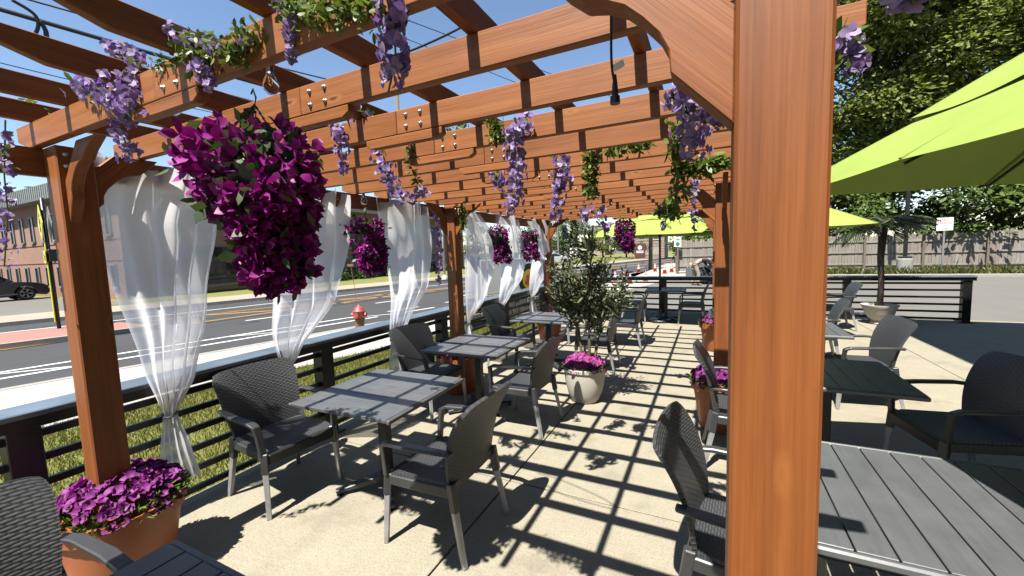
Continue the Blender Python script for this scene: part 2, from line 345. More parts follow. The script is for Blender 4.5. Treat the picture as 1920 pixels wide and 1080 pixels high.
# ================================================================== GROUND
SL = .22
def strip(name, v0, v1, y0, y1, z, mat, parent=None, kind='structure', thick=0):
    q = [(v0+SL*y0, y0), (v1+SL*y0, y0), (v1+SL*y1, y1), (v0+SL*y1, y1)]
    b = MB()
    if thick: b.add([(x, y, z) for x, y in q]+[(x, y, z-thick) for x, y in q], [(0, 1, 2, 3), (7, 6, 5, 4)]+[(i, i+4, (i+1) % 4+4, (i+1) % 4) for i in range(4)])
    else: b.add([(x, y, z) for x, y in q], [(0, 1, 2, 3)])
    o = b.build(name, mat, parent)
    if kind and parent is None: o['kind'] = kind
    return o
def sheet(name, x0, x1, y0, y1, z, mat, parent=None):
    o = MB().add([(x0, y0, z), (x1, y0, z), (x1, y1, z), (x0, y1, z)], [(0, 1, 2, 3)]).build(name, mat, parent)
    if parent is None: o['kind'] = 'structure'
    return o
sheet('ground', -900, 900, -300, 1500, -.40, M['ground_dirt'])
patio = MB().box((2.775, 2.8, -.12), (12.45, 17.6, .16)).build('patio', M['soil']); patio['kind'] = 'structure'
xs = [-3.45, -1.35, 2.78, 6.0, 9.0]; ys = [-6, 2.6, 4.15, 5.7, 7.25, 8.8, 10.2, 11.6]
for i in range(4):
    for j in range(7):
        x0, x1, y0, y1 = xs[i]+.006, xs[i+1]-.006, ys[j]+.006, ys[j+1]-.006
        MB().box(((x0+x1)/2, (y0+y1)/2, -.02), (x1-x0, y1-y0, .04)).build('slab', M['patio_concrete'], patio, bevel=.003)
ln = MB().add([(-3.46, -25, -.07), (-3.46, 40, -.07), (-7+SL*40, 40, -.07), (-7-SL*25, -25, -.07)], [(0, 3, 2, 1)]).build('lawn', M['lawn']); ln['kind'] = 'structure'
strip('sidewalk', -9.7, -7, -40, 140, -.05, M['walk_concrete'], thick=.2)
for k in range(-6, 20):   # joints between the sidewalk flags
    pass
strip('kerb', -9.86, -9.703, -40, 140, -.045, M['kerb'], thick=.25)
road = strip('road', -22.05, -9.862, -60, 160, -.19, M['road_asphalt'])
strip('far_kerb', -22.2, -22.053, -60, 160, -.05, M['kerb'], thick=.25)
strip('far_sidewalk', -25.2, -22.203, -60, 160, -.055, M['far_walk'], thick=.2)
strip('far_verge', -60, -25.203, -60, 160, -.075, M['lawn'])
sheet('side_lot', -90, -23.9, -14, 9.3, -.066, M['lot_asphalt'])
lot = MB().add([(-7+SL*11.6, 11.605, -.03), (60, 11.605, -.03), (60, 24.8, -.03), (-7+SL*24.8, 24.8, -.03)], [(0, 1, 2, 3)]).build('parking_lot', M['lot_asphalt']); lot['kind'] = 'structure'
MB().box((31.2, 24.88, .0), (61, .16, .20)).build('lot_kerb', M['kerb'], bevel=.02)['kind'] = 'structure'
sheet('back_verge', -1.2, 60, 24.96, 60, .03, M['lawn'])
sheet('drive_apron', -4.2, -1.25, 24.805, 46, -.035, M['walk_concrete'])
# road markings
mk = -.186
def paint(v0, v1, y0, y1, mat): return strip('lane_marking', v0, v1, y0, y1, mk, mat, road)
for v in (-11.62, -12.35):
    paint(v-.06, v+.06, -25, 9.6, M['road_white'])
    for k in range(12): paint(v-.06, v+.06, 10.6+k*2.6, 11.9+k*2.6, M['road_white'])
for y in (-2.2, 2.0, 5.8, 9.0):
    MB().add([(-12.35+SL*y, y, mk+.003), (-12.35+SL*(y+.15), y+.15, mk+.003), (-11.62+SL*(y+1.3), y+1.3, mk+.003), (-11.62+SL*(y+1.15), y+1.15, mk+.003)], [(0, 3, 2, 1)]).build('lane_marking', M['road_white'], road)
for k in range(14): paint(-15.15, -15.02, -6+k*4.6, -4.1+k*4.6, M['road_white']) if k > 2 else None
paint(-19.98, -19.84, -25, 70, M['road_white'])
def vline(pts, wd, mat):
    b = MB()
    for (v0, y0), (v1, y1) in zip(pts[:-1], pts[1:]):
        b.add([(v0-wd/2+SL*y0, y0, mk+.002), (v0+wd/2+SL*y0, y0, mk+.002), (v1+wd/2+SL*y1, y1, mk+.002), (v1-wd/2+SL*y1, y1, mk+.002)], [(0, 1, 2, 3)])
    return b.build('lane_marking', mat, road)
vline([(-15.3, -20), (-15.75, 3), (-16.55, 10), (-17.3, 17), (-17.4, 70)], .14, M['road_yellow'])
vline([(-18.6, -20), (-18.5, 4), (-18.2, 12), (-17.75, 18), (-17.7, 70)], .14, M['road_yellow'])
for y in (8.2, 10.4, 12.8, 15.0): vline([(-18.25, y), (-16.5, y+2.0)], .28, M['road_yellow'])
for q in ((-13.6, 15.5), (-13.6, 23)):   # turn arrows
    v, y = q; MB().add([(v-.08+SL*y, y, mk), (v+.08+SL*y, y, mk), (v+.08+SL*(y+1.6), y+1.6, mk), (v+.45+SL*(y+1.6), y+1.6, mk), (v+SL*(y+2.6), y+2.6, mk), (v-.45+SL*(y+1.6), y+1.6, mk), (v-.08+SL*(y+1.6), y+1.6, mk)], [(0, 1, 2, 3, 4, 5, 6)]).build('lane_marking', M['road_white'], road)
for k in range(7): vline([(-21.8+.62*k*.0-.0, -1.2+k*.55), (-20.1, -1.2+k*.55+.0)], .01, M['road_white']) if False else None
for k in range(8): paint(-21.7+k*.6, -21.4+k*.6, .4, 3.0, M['road_white']) if k < 3 else None
isl = strip('traffic_island', -18.4, -15.95, -1.5, 5.9, -.06, M['pavers'], thick=.14)
strip('island_kerb', -15.948, -15.80, -1.6, 6.0, -.055, M['kerb'], thick=.15)
# grass blades on the lawn beyond the railing
n = 90000; Y = RNG.uniform(-1.5, 13, n); X = -3.5-RNG.uniform(0, 1, n)*(3.5-SL*Y); ok = X > -7.0+SL*Y; X, Y = X[ok], Y[ok]; n = len(X)
D = np.stack([RNG.normal(0, .35, n), RNG.normal(0, .35, n), np.ones(n)], 1)
V, Q = kites(np.stack([X, Y, np.full(n, -.075)], 1), D, RNG.uniform(.04, .10, n), RNG.uniform(.006, .012, n))
tag(link('lawn_grass', np_mesh('lawn_grass', V, Q), M['blade']), 'short patchy yellow-green grass beyond the black railing', 'grass', kind='stuff')
# weeds along the fence at the back of the car park
n = 16000; X = RNG.uniform(-1, 34, n); Y = 25.2+RNG.beta(1.2, 1.6, n)*3.3; D = np.stack([RNG.normal(0, .6, n), RNG.normal(0, .6, n), np.ones(n)], 1)
V, Q = kites(np.stack([X, Y, np.full(n, .03)], 1), D, RNG.uniform(.08, .30, n)*(1+.8*np.sin(X*1.7)**2), RNG.uniform(.04, .09, n))
tag(link('weeds', np_mesh('weeds', V, Q), M['weed']), 'weedy yellow-green verge below the weathered board fence', 'weeds', kind='stuff')
# ================================================================== PERGOLA
PERG = empty('pergola', (-1.36, 4.2, 0), 0, 'reddish stained timber pergola with lapped rafters over the patio', 'pergola')
PO = Vector((-1.36, 4.2, 0))
MX = {}
def lumber(name, p0, p1, th, ht, cut0=0, cut1=0, parent=None, dz=0, bev=.003):
    """p0->p1 runs along the BOTTOM centre line; ends may have their lower corner cut."""
    p0, p1 = Vector(p0), Vector(p1); L = (p1-p0).length; d = (p1-p0).normalized()
    poly = [(0, ht), (0, ht*.38), (cut0, 0)] if cut0 else [(0, ht), (0, 0)]
    poly += [(L-cut1, 0), (L, ht*.38), (L, ht)] if cut1 else [(L, 0), (L, ht)]
    up = Vector((0, 0, 1)) if abs(d.z) < .9 else Vector((0, 1, 0))
    y = up.cross(d).normalized(); z = d.cross(y)
    mx = Matrix((d, y, z)).transposed().to_4x4(); mx.translation = p0-(PO if parent in (None, PERG) else Vector((0, 0, 0)))
    o = MB().prism(poly, -th/2, th/2)  .build(name, M['cedar_light' if name in ('rafter', 'splice_plate') else 'cedar'], parent if parent else PERG, mtx=mx, bevel=bev); MX[o.name] = mx; return o
ZB, RH, RT, PH = 2.30, .112, .038, .09
RAFT = [.800]+[1.165+.406*k for k in range(17)]
PSZ = .137
LX, RX = -2.79, .035            # inner faces of the two post rows
ROWS = [.83, 4.12, 7.31]
for yy in ROWS:
    s = PSZ
    xl = LX if yy < 1 else -2.765
    lumber('post', (xl-s/2, yy+0.0, -.0), (xl-s/2, yy, ZB-.002), s, s, bev=.006).location.y += 0
    lumber('post', (RX+s/2, (yy if yy > 1 else .815), 0), (RX+s/2, (yy if yy > 1 else .815), ZB-.002), s, s, bev=.006)
BOLT = MB().lathe([(.0, .0), (.017, .0), (.017, .004), (.011, .006), (.011, .012), (.006, .018), (0, .019)], 10, cap=False).mesh('bolt'); BOLT.materials.append(M['steel']); BOLT.shade_smooth()
def bolt(p, nrm_, parent, scale=1):
    q = Vector(nrm_).to_track_quat('Z', 'Y').to_matrix().to_4x4(); mw = Matrix.Translation(Vector(p)-PO) @ q @ Matrix.Scale(scale*.62, 4)
    o = bpy.data.objects.new('bolt', BOLT); COL.objects.link(o); o.parent = parent
    o.matrix_local = (MX[parent.name].inverted() @ mw) if parent is not PERG else mw
    return o
for k, y in enumerate(RAFT):
    seam = [-1.78, -1.50, -1.36, -1.44, -1.34, -1.40][k % 6 if k < 6 else 2+k % 4]+.0
    a = lumber('rafter', (-3.11, y+RT/2, ZB), (seam-.0015, y+RT/2, ZB), RT, RH, .13, 0)
    b = lumber('rafter', (seam+.0015, y+RT/2-.0, ZB), (.40, y+RT/2, ZB), RT, RH, 0, .13)
    pl = lumber('splice_plate', (seam-.20, y+RT/2, ZB-.046), (seam+.26, y+RT/2, ZB-.046), RT, .044, .03, .03)
    pl.parent = b; pl.matrix_local = MX[b.name].inverted() @ MX[pl.name]
    for bx in (.06, .145):
        for bz in (.03, .082): bolt((seam+bx, y-.0, ZB+bz), (0, -1, 0), b)
for X in (-.235, -.685, -1.143, -1.60, -2.055, -2.51, -2.92, .21):
    lumber('purlin', (X, .50, ZB+RH+.001), (X, 8.05, ZB+RH+.001), .038, PH, .12, .12)
for side in (-1, 1):
    bx = LX-PSZ-.022 if side < 0 else RX+PSZ+.022
    bm_ = lumber('beam', (bx, .44, ZB-.137), (bx, 7.95, ZB-.137), .038, .134, .10, .10)
    for yy in ROWS:
        px_ = (LX if side < 0 else RX+PSZ)
        for oy in (-.25, -.16, .035, .10):
            for oz in (.04, .095): bolt(((bx+.019 if side < 0 else bx-.019) if oy < 0 else (LX+.0 if yy < 1 else -2.765) if side < 0 else RX, yy+oy, ZB-.137+oz), (1 if side < 0 else -1, 0, 0), PERG, 1.1) if (oy > 0 or side < 0) else None
    for yy in (2.45, 5.75):
        for oy in (0, .12): bolt(((bx+.019) if side < 0 else (bx-.019), yy+oy, ZB-.07), (1 if side < 0 else -1, 0, 0), bm_, 1.0)
BR = [(0, 1.93), (.105, 2.04), (.108, 2.08), (.125, 2.115), (.155, 2.15), (.187, 2.18), (.225, 2.20), (.268, 2.21), (.31, 2.245), (.355, 2.298), (.165, 2.298), (0, 2.13)]
def brace(px_, py_, dirx, diry, th=.038, slim=0):
    # mesh in local x (along brace) so that the grain runs with the board
    c, s_ = math.cos(R(-45)), math.sin(R(-45)); poly = [((a)*c-(b-1.93)*s_, (a)*s_+(b-1.93)*c) for a, b in [((max(0, a-slim), b) if 0 < i < 9 else (a, b)) for i, (a, b) in enumerate(BR)]]
    d = Vector((dirx, diry, 0)); yv = Vector((0, 0, 1)).cross(d); zv = Vector((0, 0, 1))
    ex = (d+zv).normalized(); ez = (zv-d).normalized(); mx = Matrix((ex, ex.cross(ez)*-1, ez)).transposed().to_4x4(); mx.translation = Vector((px_, py_, 1.93))-PO
    return MB().prism(poly, -th/2, th/2).build('brace', M['cedar'], PERG, mtx=mx, bevel=.003)
for yy in ROWS:
    xl = LX if yy < 1 else -2.765
    brace(xl, yy+.045, 1, 0, .045, .055 if yy < 1 else .02); brace(RX, (yy if yy > 1 else .815)+.05-.0, -1, 0, .06)
    if yy > 1: brace(xl-PSZ/2, yy-PSZ/2, 0, -1); brace(RX+PSZ/2, yy-PSZ/2, 0, -1)
    if yy < 7: brace(xl-PSZ/2, yy+PSZ/2, 0, 1); brace(RX+PSZ/2, yy+PSZ/2, 0, 1)
# ================================================================== RAILINGS
def railing(name, p0, p1, posts, label, capw=.22):
    p0, p1 = Vector(p0), Vector(p1); root = empty(name, p0, 0, label, 'railing', 'black bar railings round the patio')
    d = (p1-p0).normalized(); L = (p1-p0).length; sd = Vector((-d.y, d.x, 0))
    MB().bar((0, 0, .938), d*L+Vector((0, 0, .938)), capw, .034).build('rail_cap', M['cap_sky_tint'], root, bevel=.006)
    MB().bar((0, 0, .888), d*L+Vector((0, 0, .888)), .17, .062).build('top_rail', M['black_paint'], root, bevel=.003)
    pos = [q for q in posts]
    for q in pos:
        o = MB().box((0, 0, .435), (.13, .13, .87)).box((0, 0, .008), (.22, .22, .012)).build('post', M['black_paint'], root, loc=d*q, bevel=.004)
    cuts = [0]+pos+[L]
    for a, b in zip(cuts[:-1], cuts[1:]):
        if b-a < .2: continue
        for z in (.80, .66, .515, .37, .22, .075): MB().bar(d*a+Vector((0, 0, z)), d*b+Vector((0, 0, z)), .030, .042).build('bar', M['black_paint'], root, bevel=.002)
    return root
railing('railing', (-3.37, -2.4, 0), (-3.37, 11.2, 0), [1.2, 3.13, 5.06, 6.99, 8.92, 10.85, 12.9], 'long black bar railing between the patio and the roadside lawn')
railing('railing', (-3.24, 11.25, 0), (4.72, 11.25, 0), [.25, 2.15, 4.05, 5.95, 7.85], 'black bar railing across the far end by the car park')
# ================================================================== CHAIRS
def uv_set(me, uvs):
    lay = me.uv_layers.new(name='UVMap'); a = np.zeros(len(me.loops)*2, np.float32); vi = np.zeros(len(me.loops), np.int32); me.loops.foreach_get('vertex_index', vi)
    a = np.asarray(uvs, np.float32)[vi].ravel(); lay.data.foreach_set('uv', a)
def shell(fn, uvfn, nu, nv, th, name):
    """closed sheet: fn(u,v)->Vector on the front, normal offset behind by th"""
    P_ = [[Vector(fn(i/nu, j/nv)) for i in range(nu+1)] for j in range(nv+1)]
    vs, uv = [], []
    for j in range(nv+1):
        for i in range(nu+1): vs.append(P_[j][i]); uv.append(uvfn(i/nu, j/nv))
    for j in range(nv+1):
        for i in range(nu+1):
            du = P_[j][min(i+1, nu)]-P_[j][max(i-1, 0)]; dv = P_[min(j+1, nv)][i]-P_[max(j-1, 0)][i]; n_ = du.cross(dv).normalized()
            vs.append(P_[j][i]-n_*th); uv.append(uvfn(i/nu, j/nv))
    W_ = nu+1; o_ = W_*(nv+1); fs = []
    for j in range(nv):
        for i in range(nu):
            a = j*W_+i; fs += [(a, a+1, a+W_+1, a+W_), (o_+a, o_+a+W_, o_+a+W_+1, o_+a+1)]
    for i in range(nu): fs += [(i+1, i, o_+i, o_+i+1), (nv*W_+i, nv*W_+i+1, o_+nv*W_+i+1, o_+nv*W_+i)]
    for j in range(nv): fs += [(j*W_, (j+1)*W_, o_+(j+1)*W_, o_+j*W_), ((j+1)*W_+nu, j*W_+nu, o_+j*W_+nu, o_+(j+1)*W_+nu)]
    me = bpy.data.meshes.new(name); me.from_pydata(vs, [], fs); uv_set(me, uv); me.update(); me.shade_smooth()
    me.set_sharp_from_angle(angle=R(50)); return me
def make_chair():
    c = empty('patio_chair', (0, 0, 0))
    def back(u, v):
        t = u*2-1; hw = .232+.058*min(1, v*1.15)+.010*math.sin(math.pi*v)-.004*v**8
        top = .50*v-.012*t*t*v**3-.016*t**10*v**8
        x = -.205-.085*v-.065*v**3+.044*t*t*(.35+.65*math.sin(math.pi*min(1, .15+v*.8)))
        e = 1-.03*max(0, (v-.93)/.07)**2*t*t
        return (x, t*hw*e, .425+top)
    link('backrest', shell(back, lambda u, v: ((u-.5)*.56, v*.52), 18, 22, .020, 'backrest'), M['wicker'], c)
    def seat(u, v):
        t = v*2-1; x = -.215+.47*u; drop = .05*max(0, (u-.80)/.20)**2
        return (x, t*(.236+.022*u), .448-.018*math.sin(math.pi*u)*(1-t*t)+.006*t*t-drop)
    link('seat', shell(seat, lambda u, v: (v*.5, u*.52), 12, 10, .042, 'seat'), M['wicker'], c)
    MB().bar((.232, -.24, .392), (.232, .24, .392), .05, .075).build('front_apron', M['wicker'], c, bevel=.008)
    for s in (-1, 1):
        MB().bar((-.20, s*.236, .405), (.225, s*.252, .402), .030, .062).build('side_rail', M['resin'], c, bevel=.006)
        MB().bar((.232, s*.254, .44), (.240, s*.260, .31), .044, .046).build('leg_sleeve', M['resin'], c, bevel=.005)
        MB().bar((.240, s*.260, .312), (.262, s*.272, 0), .036, .034, w1=.030, h1=.026).build('leg', M['alloy'], c, bevel=.003)
        MB().bar((-.205, s*.236, .46), (-.228, s*.240, .30), .042, .046).build('leg_sleeve', M['resin'], c, bevel=.005)
        MB().bar((-.226, s*.240, .302), (-.288, s*.260, 0), .036, .034, w1=.030, h1=.026).build('leg', M['alloy'], c, bevel=.003)
        pts = [(-.255, s*.285, .655), (-.16, s*.302, .662), (.05, s*.306, .655), (.185, s*.296, .648), (.222, s*.288, .63), (.228, s*.276, .56), (.232, s*.264, .43)]
        MB().rectsweep(pts, [.04, .048, .052, .052, .05, .046, .042], [.022, .022, .022, .024, .03, .028, .03], up=(0, 1, 0)).build('armrest', M['resin'], c, bevel=.005)
    return c
CH = make_chair(); _first = [True]
def chair(x, y, rot, label, grp='charcoal woven patio chairs'):
    o = CH if _first[0] else copy_tree(CH); _first[0] = False
    o.location = (x, y, 0); o.rotation_euler = (0, 0, R(rot)); tag(o, label, 'chair', grp); return o
chair(-2.86, 1.86, -5, 'charcoal woven chair against the railing at the nearest table under the pergola')
chair(-1.48, 1.99, 180, 'charcoal woven chair with its back to the open walkway, nearest in the row')
chair(-2.80, 3.58, -8, 'charcoal woven chair by the railing at the second table, before a terracotta pot')
chair(-1.66, 3.60, 178, 'charcoal woven chair on the walkway side of the second table, left of the white urn')
chair(-2.68, 5.40, -6, 'charcoal woven chair by the railing in front of the lettered low wall')
chair(-1.47, 5.74, 182, 'charcoal woven chair directly behind the potted olive tree')
chair(-2.55, 7.30, -5, 'charcoal woven chair beside the third left-hand pergola post')
chair(-2.95, 9.75, -30, 'grey woven chair past the pergola end by the corner of the railings')
chair(-1.33, 7.28, 180, 'charcoal woven chair on the walkway to the right of the olive tree')
chair(-1.62, 9.92, 4, 'charcoal woven chair left of the far table under the umbrella')
chair(-.36, 9.90, 178, 'charcoal woven chair right of the far table under the umbrella')
chair(.16, 1.96, -5, 'charcoal woven chair cut off by the big timber post, nearest right of the walkway')
chair(.25, 3.58, 0, 'charcoal woven chair beside the right-hand terracotta pot, second on the walkway')
chair(.36, 5.55, -3, 'charcoal woven chair partly hidden behind the second right-hand post')
chair(1.52, 3.70, 192, 'shaded black woven chair at the right edge under the large umbrella')
chair(1.42, 5.38, 186, 'sunlit grey woven chair at the table right of the big post')
chair(1.34, 7.05, 176, 'grey woven chair half hidden right beside the big post')
chair(2.22, 9.95, 182, 'dark woven chair near the potted palm and the far railing')
chair(-2.03, .29, 3, 'woven chair in the bottom left corner seen close up')
# ================================================================== TABLES
def make_table():
    t_ = empty('patio_table', (0, 0, 0)); Wd = .88; Z = .735; pw = Wd/8
    for k in range(8):
        x = -Wd/2+pw*(k+.5)
        MB().box((0, 0, 0), (pw-.006, Wd-.05, .022)).build('slat', M['slat'], t_, loc=(x, 0, Z-.011), bevel=.002)
    for s in (-1, 1): MB().box((0, 0, 0), (Wd, .024, .030)).build('edge_rail', M['slat'], t_, loc=(0, s*(Wd/2-.012), Z-.0155), bevel=.007)
    for s in (-1, 0, 1): MB().box((0, 0, 0), (Wd-.06, .05, .018)).build('batten', M['column_metal'], t_, loc=(0, s*.27, Z-.032), bevel=.002)
    MB().box((0, 0, .38), (.072, .072, .64)).build('column', M['column_metal'], t_, bevel=.006)
    MB().box((0, 0, .695), (.36, .36, .012)).build('top_plate', M['column_metal'], t_, bevel=.002)
    for k in range(4):
        a = R(45+90*k); d = Vector((math.cos(a), math.sin(a), 0))
        arm = MB().bar(Vector((0, 0, .075))+d*.02, Vector((0, 0, .034))+d*.36, .075, .055, w1=.045, h1=.026).build('base_arm', M['base_metal'], t_, bevel=.005)
        MB().lathe([(.022, 0), (.024, .008), (.012, .012), (.010, .024)], 12, c=d*.335).build('foot', M['black_paint'], arm, smooth=False)
    return t_
TB = make_table(); _ft = [True]
def table(x, y, rot, label):
    o = TB if _ft[0] else copy_tree(TB); _ft[0] = False
    o.location = (x, y, 0); o.rotation_euler = (0, 0, R(rot)); tag(o, label, 'table', 'square grey slatted patio tables'); return o
table(-2.18, 2.20, 92, 'nearest square slatted table under the pergola striped by rafter shadows')
table(-2.27, 3.74, 91, 'second square slatted table under the pergola in front of a timber post')
table(-2.17, 5.64, 90, 'third square slatted table under the pergola, left of the olive tree')
table(-1.88, 7.46, 91, 'fourth slatted table under the pergola, half hidden by the olive tree')
table(-.93, 10.12, 2, 'small far slatted table below the lime umbrella at the pergola end')
table(.755, 1.975, 0, 'big slatted table in the bottom right corner beside the timber post')
table(.80, 3.76, 0, 'shaded dark slatted table right of the big post')
table(.90, 5.66, 0, 'sunlit slatted table peeping out right of the post beyond the shaded one')
table(-1.28, .255, 0, 'slatted table corner at the bottom left edge')
# ================================================================== POTS, URN, BOWL
def terracotta(x, y, label, r_=.27, h=.45):
    o = MB().lathe([(r_*.70, 0), (r_*.72, .01), (r_*.93, h*.80), (r_*.93, h*.82), (r_*1.02, h*.83), (r_*1.04, h), (r_*.97, h), (r_*.93, h*.9), (.02, h*.9)], 36).build('terracotta_pot', M['terracotta'], loc=(x, y, .002), smooth=True)
    o.data.set_sharp_from_angle(angle=R(40)); tag(o, label, 'planter', 'terracotta pots round the pergola posts'); return o
def petunias(x, y, z, r_, n, mat, label, h=.15, hole=0, size=.025):
    root = empty('petunia_plant', (x, y, z), 0, label, 'flowers', 'potted petunias')
    a = RNG.uniform(0, 2*math.pi, n); q = np.sqrt(RNG.uniform(hole**2 if hole else 0, 1, n))*r_
    hh = h*(1-(q/r_)**2*.75)*RNG.uniform(.75, 1.15, n)+.03-.05*(q/r_ > .93)
    C = np.stack([np.cos(a)*q, np.sin(a)*q, hh], 1)
    N = nrm(np.stack([np.cos(a)*q/r_*.9, np.sin(a)*q/r_*.9-.25, np.full(n, .9)], 1)+RNG.normal(0, .35, (n, 3)))
    T = nrm(np.cross(N, rdir(n))); B = np.cross(N, T); V, Q = [], []
    s = RNG.uniform(.8, 1.2, n)*size; K = 10
    rings = [C-N*(s*.55)[:, None]]
    ang = np.arange(K)*2*math.pi/K
    for kk in range(K):
        rr = s*(1.0 if kk % 2 == 0 else .80); rings.append(C+(T*math.cos(ang[kk])+B*math.sin(ang[kk]))*rr[:, None]+N*(s*(.10 if kk % 2 else -.03))[:, None])
    V = np.stack(rings, 1).reshape(-1, 3); b = np.arange(n)[:, None]*(K+1)
    Q = np.concatenate([b+np.array([[0, 1+2*k, 1+(2*k+1) % K, 1+(2*k+2) % K]]) for k in range(K//2)], 0)
    tag(link('blossoms', np_mesh('blossoms', V, Q), M[mat], root, smooth=True), kind='stuff')
    m_ = n*3; a = RNG.uniform(0, 2*math.pi, m_); q = np.sqrt(RNG.uniform(hole**2 if hole else 0, 1, m_))*r_; C = np.stack([np.cos(a)*q, np.sin(a)*q, RNG.uniform(0, 1, m_)*h*(1-(q/r_)**2*.7)], 1)
    D = nrm(np.stack([np.cos(a), np.sin(a), RNG.uniform(.1, 1.4, m_)], 1)+RNG.normal(0, .5, (m_, 3)))
    V, Q = leaves(C, D, RNG.uniform(.02, .045, m_), RNG.uniform(.010, .020, m_), .2)
    tag(link('leaves', np_mesh('leaves', V, Q), M['petunia_leaf'], root), kind='stuff'); return root
terracotta(-2.86, .93, 'large terracotta pot round the nearest left-hand pergola post'); petunias(-2.86, .93, .42, .285, 430, 'petunia', 'purple petunias filling the large pot at bottom left', .17, .3)
terracotta(-2.83, 4.20, 'terracotta pot round the second left-hand post behind a table'); petunias(-2.83, 4.20, .42, .275, 130, 'petunia_pink', 'pink petunias in the pot at the second left-hand post', .10, .3)
terracotta(-2.83, 7.38, 'terracotta pot round the third left-hand post'); petunias(-2.83, 7.38, .42, .275, 90, 'petunia_pink', 'pink petunias in the pot at the third left-hand post', .10, .3)
terracotta(.10, 4.20, 'terracotta pot on the right of the walkway at the second post', .255); petunias(.10, 4.20, .42, .275, 300, 'petunia', 'purple petunias on the right of the walkway at the second post', .16, .3)
terracotta(.10, 7.38, 'terracotta pot at the far right-hand pergola post', .255); petunias(.10, 7.38, .42, .275, 130, 'petunia', 'purple petunias at the far right-hand pergola post', .16, .3)
b = MB(); n_ = 40; prof = [(.14, 0), (.155, .02), (.19, .10), (.215, .20), (.228, .30), (.232, .355), (.246, .365), (.250, .40), (.238, .405), (.215, .37), (.02, .36)]
o = b.lathe(prof, n_).build('urn_planter', M['urn_stone'], loc=(-1.28, 4.42, .002), smooth=True); o.data.set_sharp_from_angle(angle=R(35)); tag(o, 'round cream stone urn standing in the middle of the walkway', 'planter')
petunias(-1.28, 4.42, .375, .25, 260, 'petunia_pink', 'bright magenta petunias overflowing the cream urn', .13, .1, .030)
# olive tree in the urn
tr = empty('olive_tree', (-1.28, 4.42, .36), 0, 'slender bushy olive tree with three pale stems growing from the cream urn', 'tree')
tips = []
for k, (dx, dy, top) in enumerate(((-.10, .02, 1.15), (.07, -.05, 1.35), (.16, .06, .95))):
    pts = [Vector((dx*.4, dy*.4, 0))]; p_ = pts[0]
    for j in range(1, 9):
        q = j/8; p_ = Vector((dx*(.4+1.6*q)+.03*math.sin(5*q+k), dy*(.4+1.5*q)+.03*math.cos(4*q+k*2), top*q)); pts.append(p_)
    MB().tube(pts, [.021-.013*j/8 for j in range(9)], 7).build('trunk', M['olive_bark'], tr, smooth=True)
    bb = MB()
    for j in range(26):
        q = random.uniform(.40, 1); i0 = min(7, int(q*8)); base = pts[i0].lerp(pts[i0+1], q*8-i0) if i0 < 8 else pts[8]
        a = random.uniform(0, 2*math.pi); L = random.uniform(.18, .42)*(1.15-.3*q); e = base+Vector((math.cos(a)*L*.78, math.sin(a)*L*.78, L*random.uniform(.35, 1.05)))
        bb.tube([base, base.lerp(e, .5)+Vector((0, 0, -.02)), e], [.006, .004, .002], 4, cap=False); tips.append((base, e))
    bb.build('branches', M['olive_bark'], tr)
C, D = [], []
for base, e in tips:
    for j in range(38):
        q = random.uniform(.25, 1.08); C.append(base.lerp(e, q)+Vector([random.gauss(0, .035) for _ in range(3)])); D.append((e-base).normalized()*.6+Vector([random.gauss(0, .7) for _ in range(3)]))
n = len(C); V, Q = leaves(np.array(C), np.array(D), RNG.uniform(.055, .10, n), RNG.uniform(.016, .028, n), .15, curl=.15)
tag(link('crown', np_mesh('crown', V, Q), M['olive_leaf'], tr), kind='stuff')
# palm in a bowl
o = MB().lathe([(.13, 0), (.15, .02), (.13, .05), (.11, .07), (.17, .12), (.24, .22), (.27, .33), (.30, .37), (.305, .40), (.28, .40), (.25, .35), (.02, .34)], 36).build('bowl_planter', M['urn_stone'], loc=(3.13, 10.72, .002), smooth=True); o.data.set_sharp_from_angle(angle=R(35)); tag(o, 'wide pale footed bowl planter by the far railing', 'planter')
pm = empty('palm_tree', (3.13, 10.72, .34), 0, 'small palm with a slim brown trunk in the pale bowl', 'palm')
MB().tube([(0, 0, 0), (.01, 0, .5), (-.02, 0, 1.0), (0, 0, 1.62)], [.055, .05, .055, .075], 10).build('trunk', M['bark'], pm, smooth=True)
for k in range(20):
    a = 2*math.pi*k/20+random.uniform(-.2, .2); el = random.uniform(.3, 1.2); L = random.uniform(.75, 1.05); pts = []
    for j in range(8):
        q = j/7; pts.append(np.array([math.cos(a)*L*q*math.cos(el*(1-q*.5)), math.sin(a)*L*q*math.cos(el*(1-q*.5)), 1.6+L*(math.sin(el)*q-.75*q*q)]))
    C, D, LL = [], [], []
    for j in range(44):
        q = .12+.86*j/43; i0 = min(6, int(q*7)); base = pts[i0]+(pts[i0+1]-pts[i0])*(q*7-i0); ax = nrm(pts[i0+1]-pts[i0]); sd = nrm(np.cross(ax, np.array([0, 0, 1.]))); s = 1 if j % 2 else -1
        C.append(base); D.append(ax*.7+sd*s*.8+np.array([0, 0, -.35])); LL.append(.36*math.sin(math.pi*min(1, .15+q*.85))+.05)
    V1 = leaves(np.array(C), np.array(D), np.array(LL), .024, .1); fr = link('frond', np_mesh('frond', *V1), M['palm_leaf'], pm)
    MB().tube([tuple(q) for q in pts], [.010-.008*j/7 for j in range(8)], 5, cap=False).build('rib', M['palm_leaf'], fr)
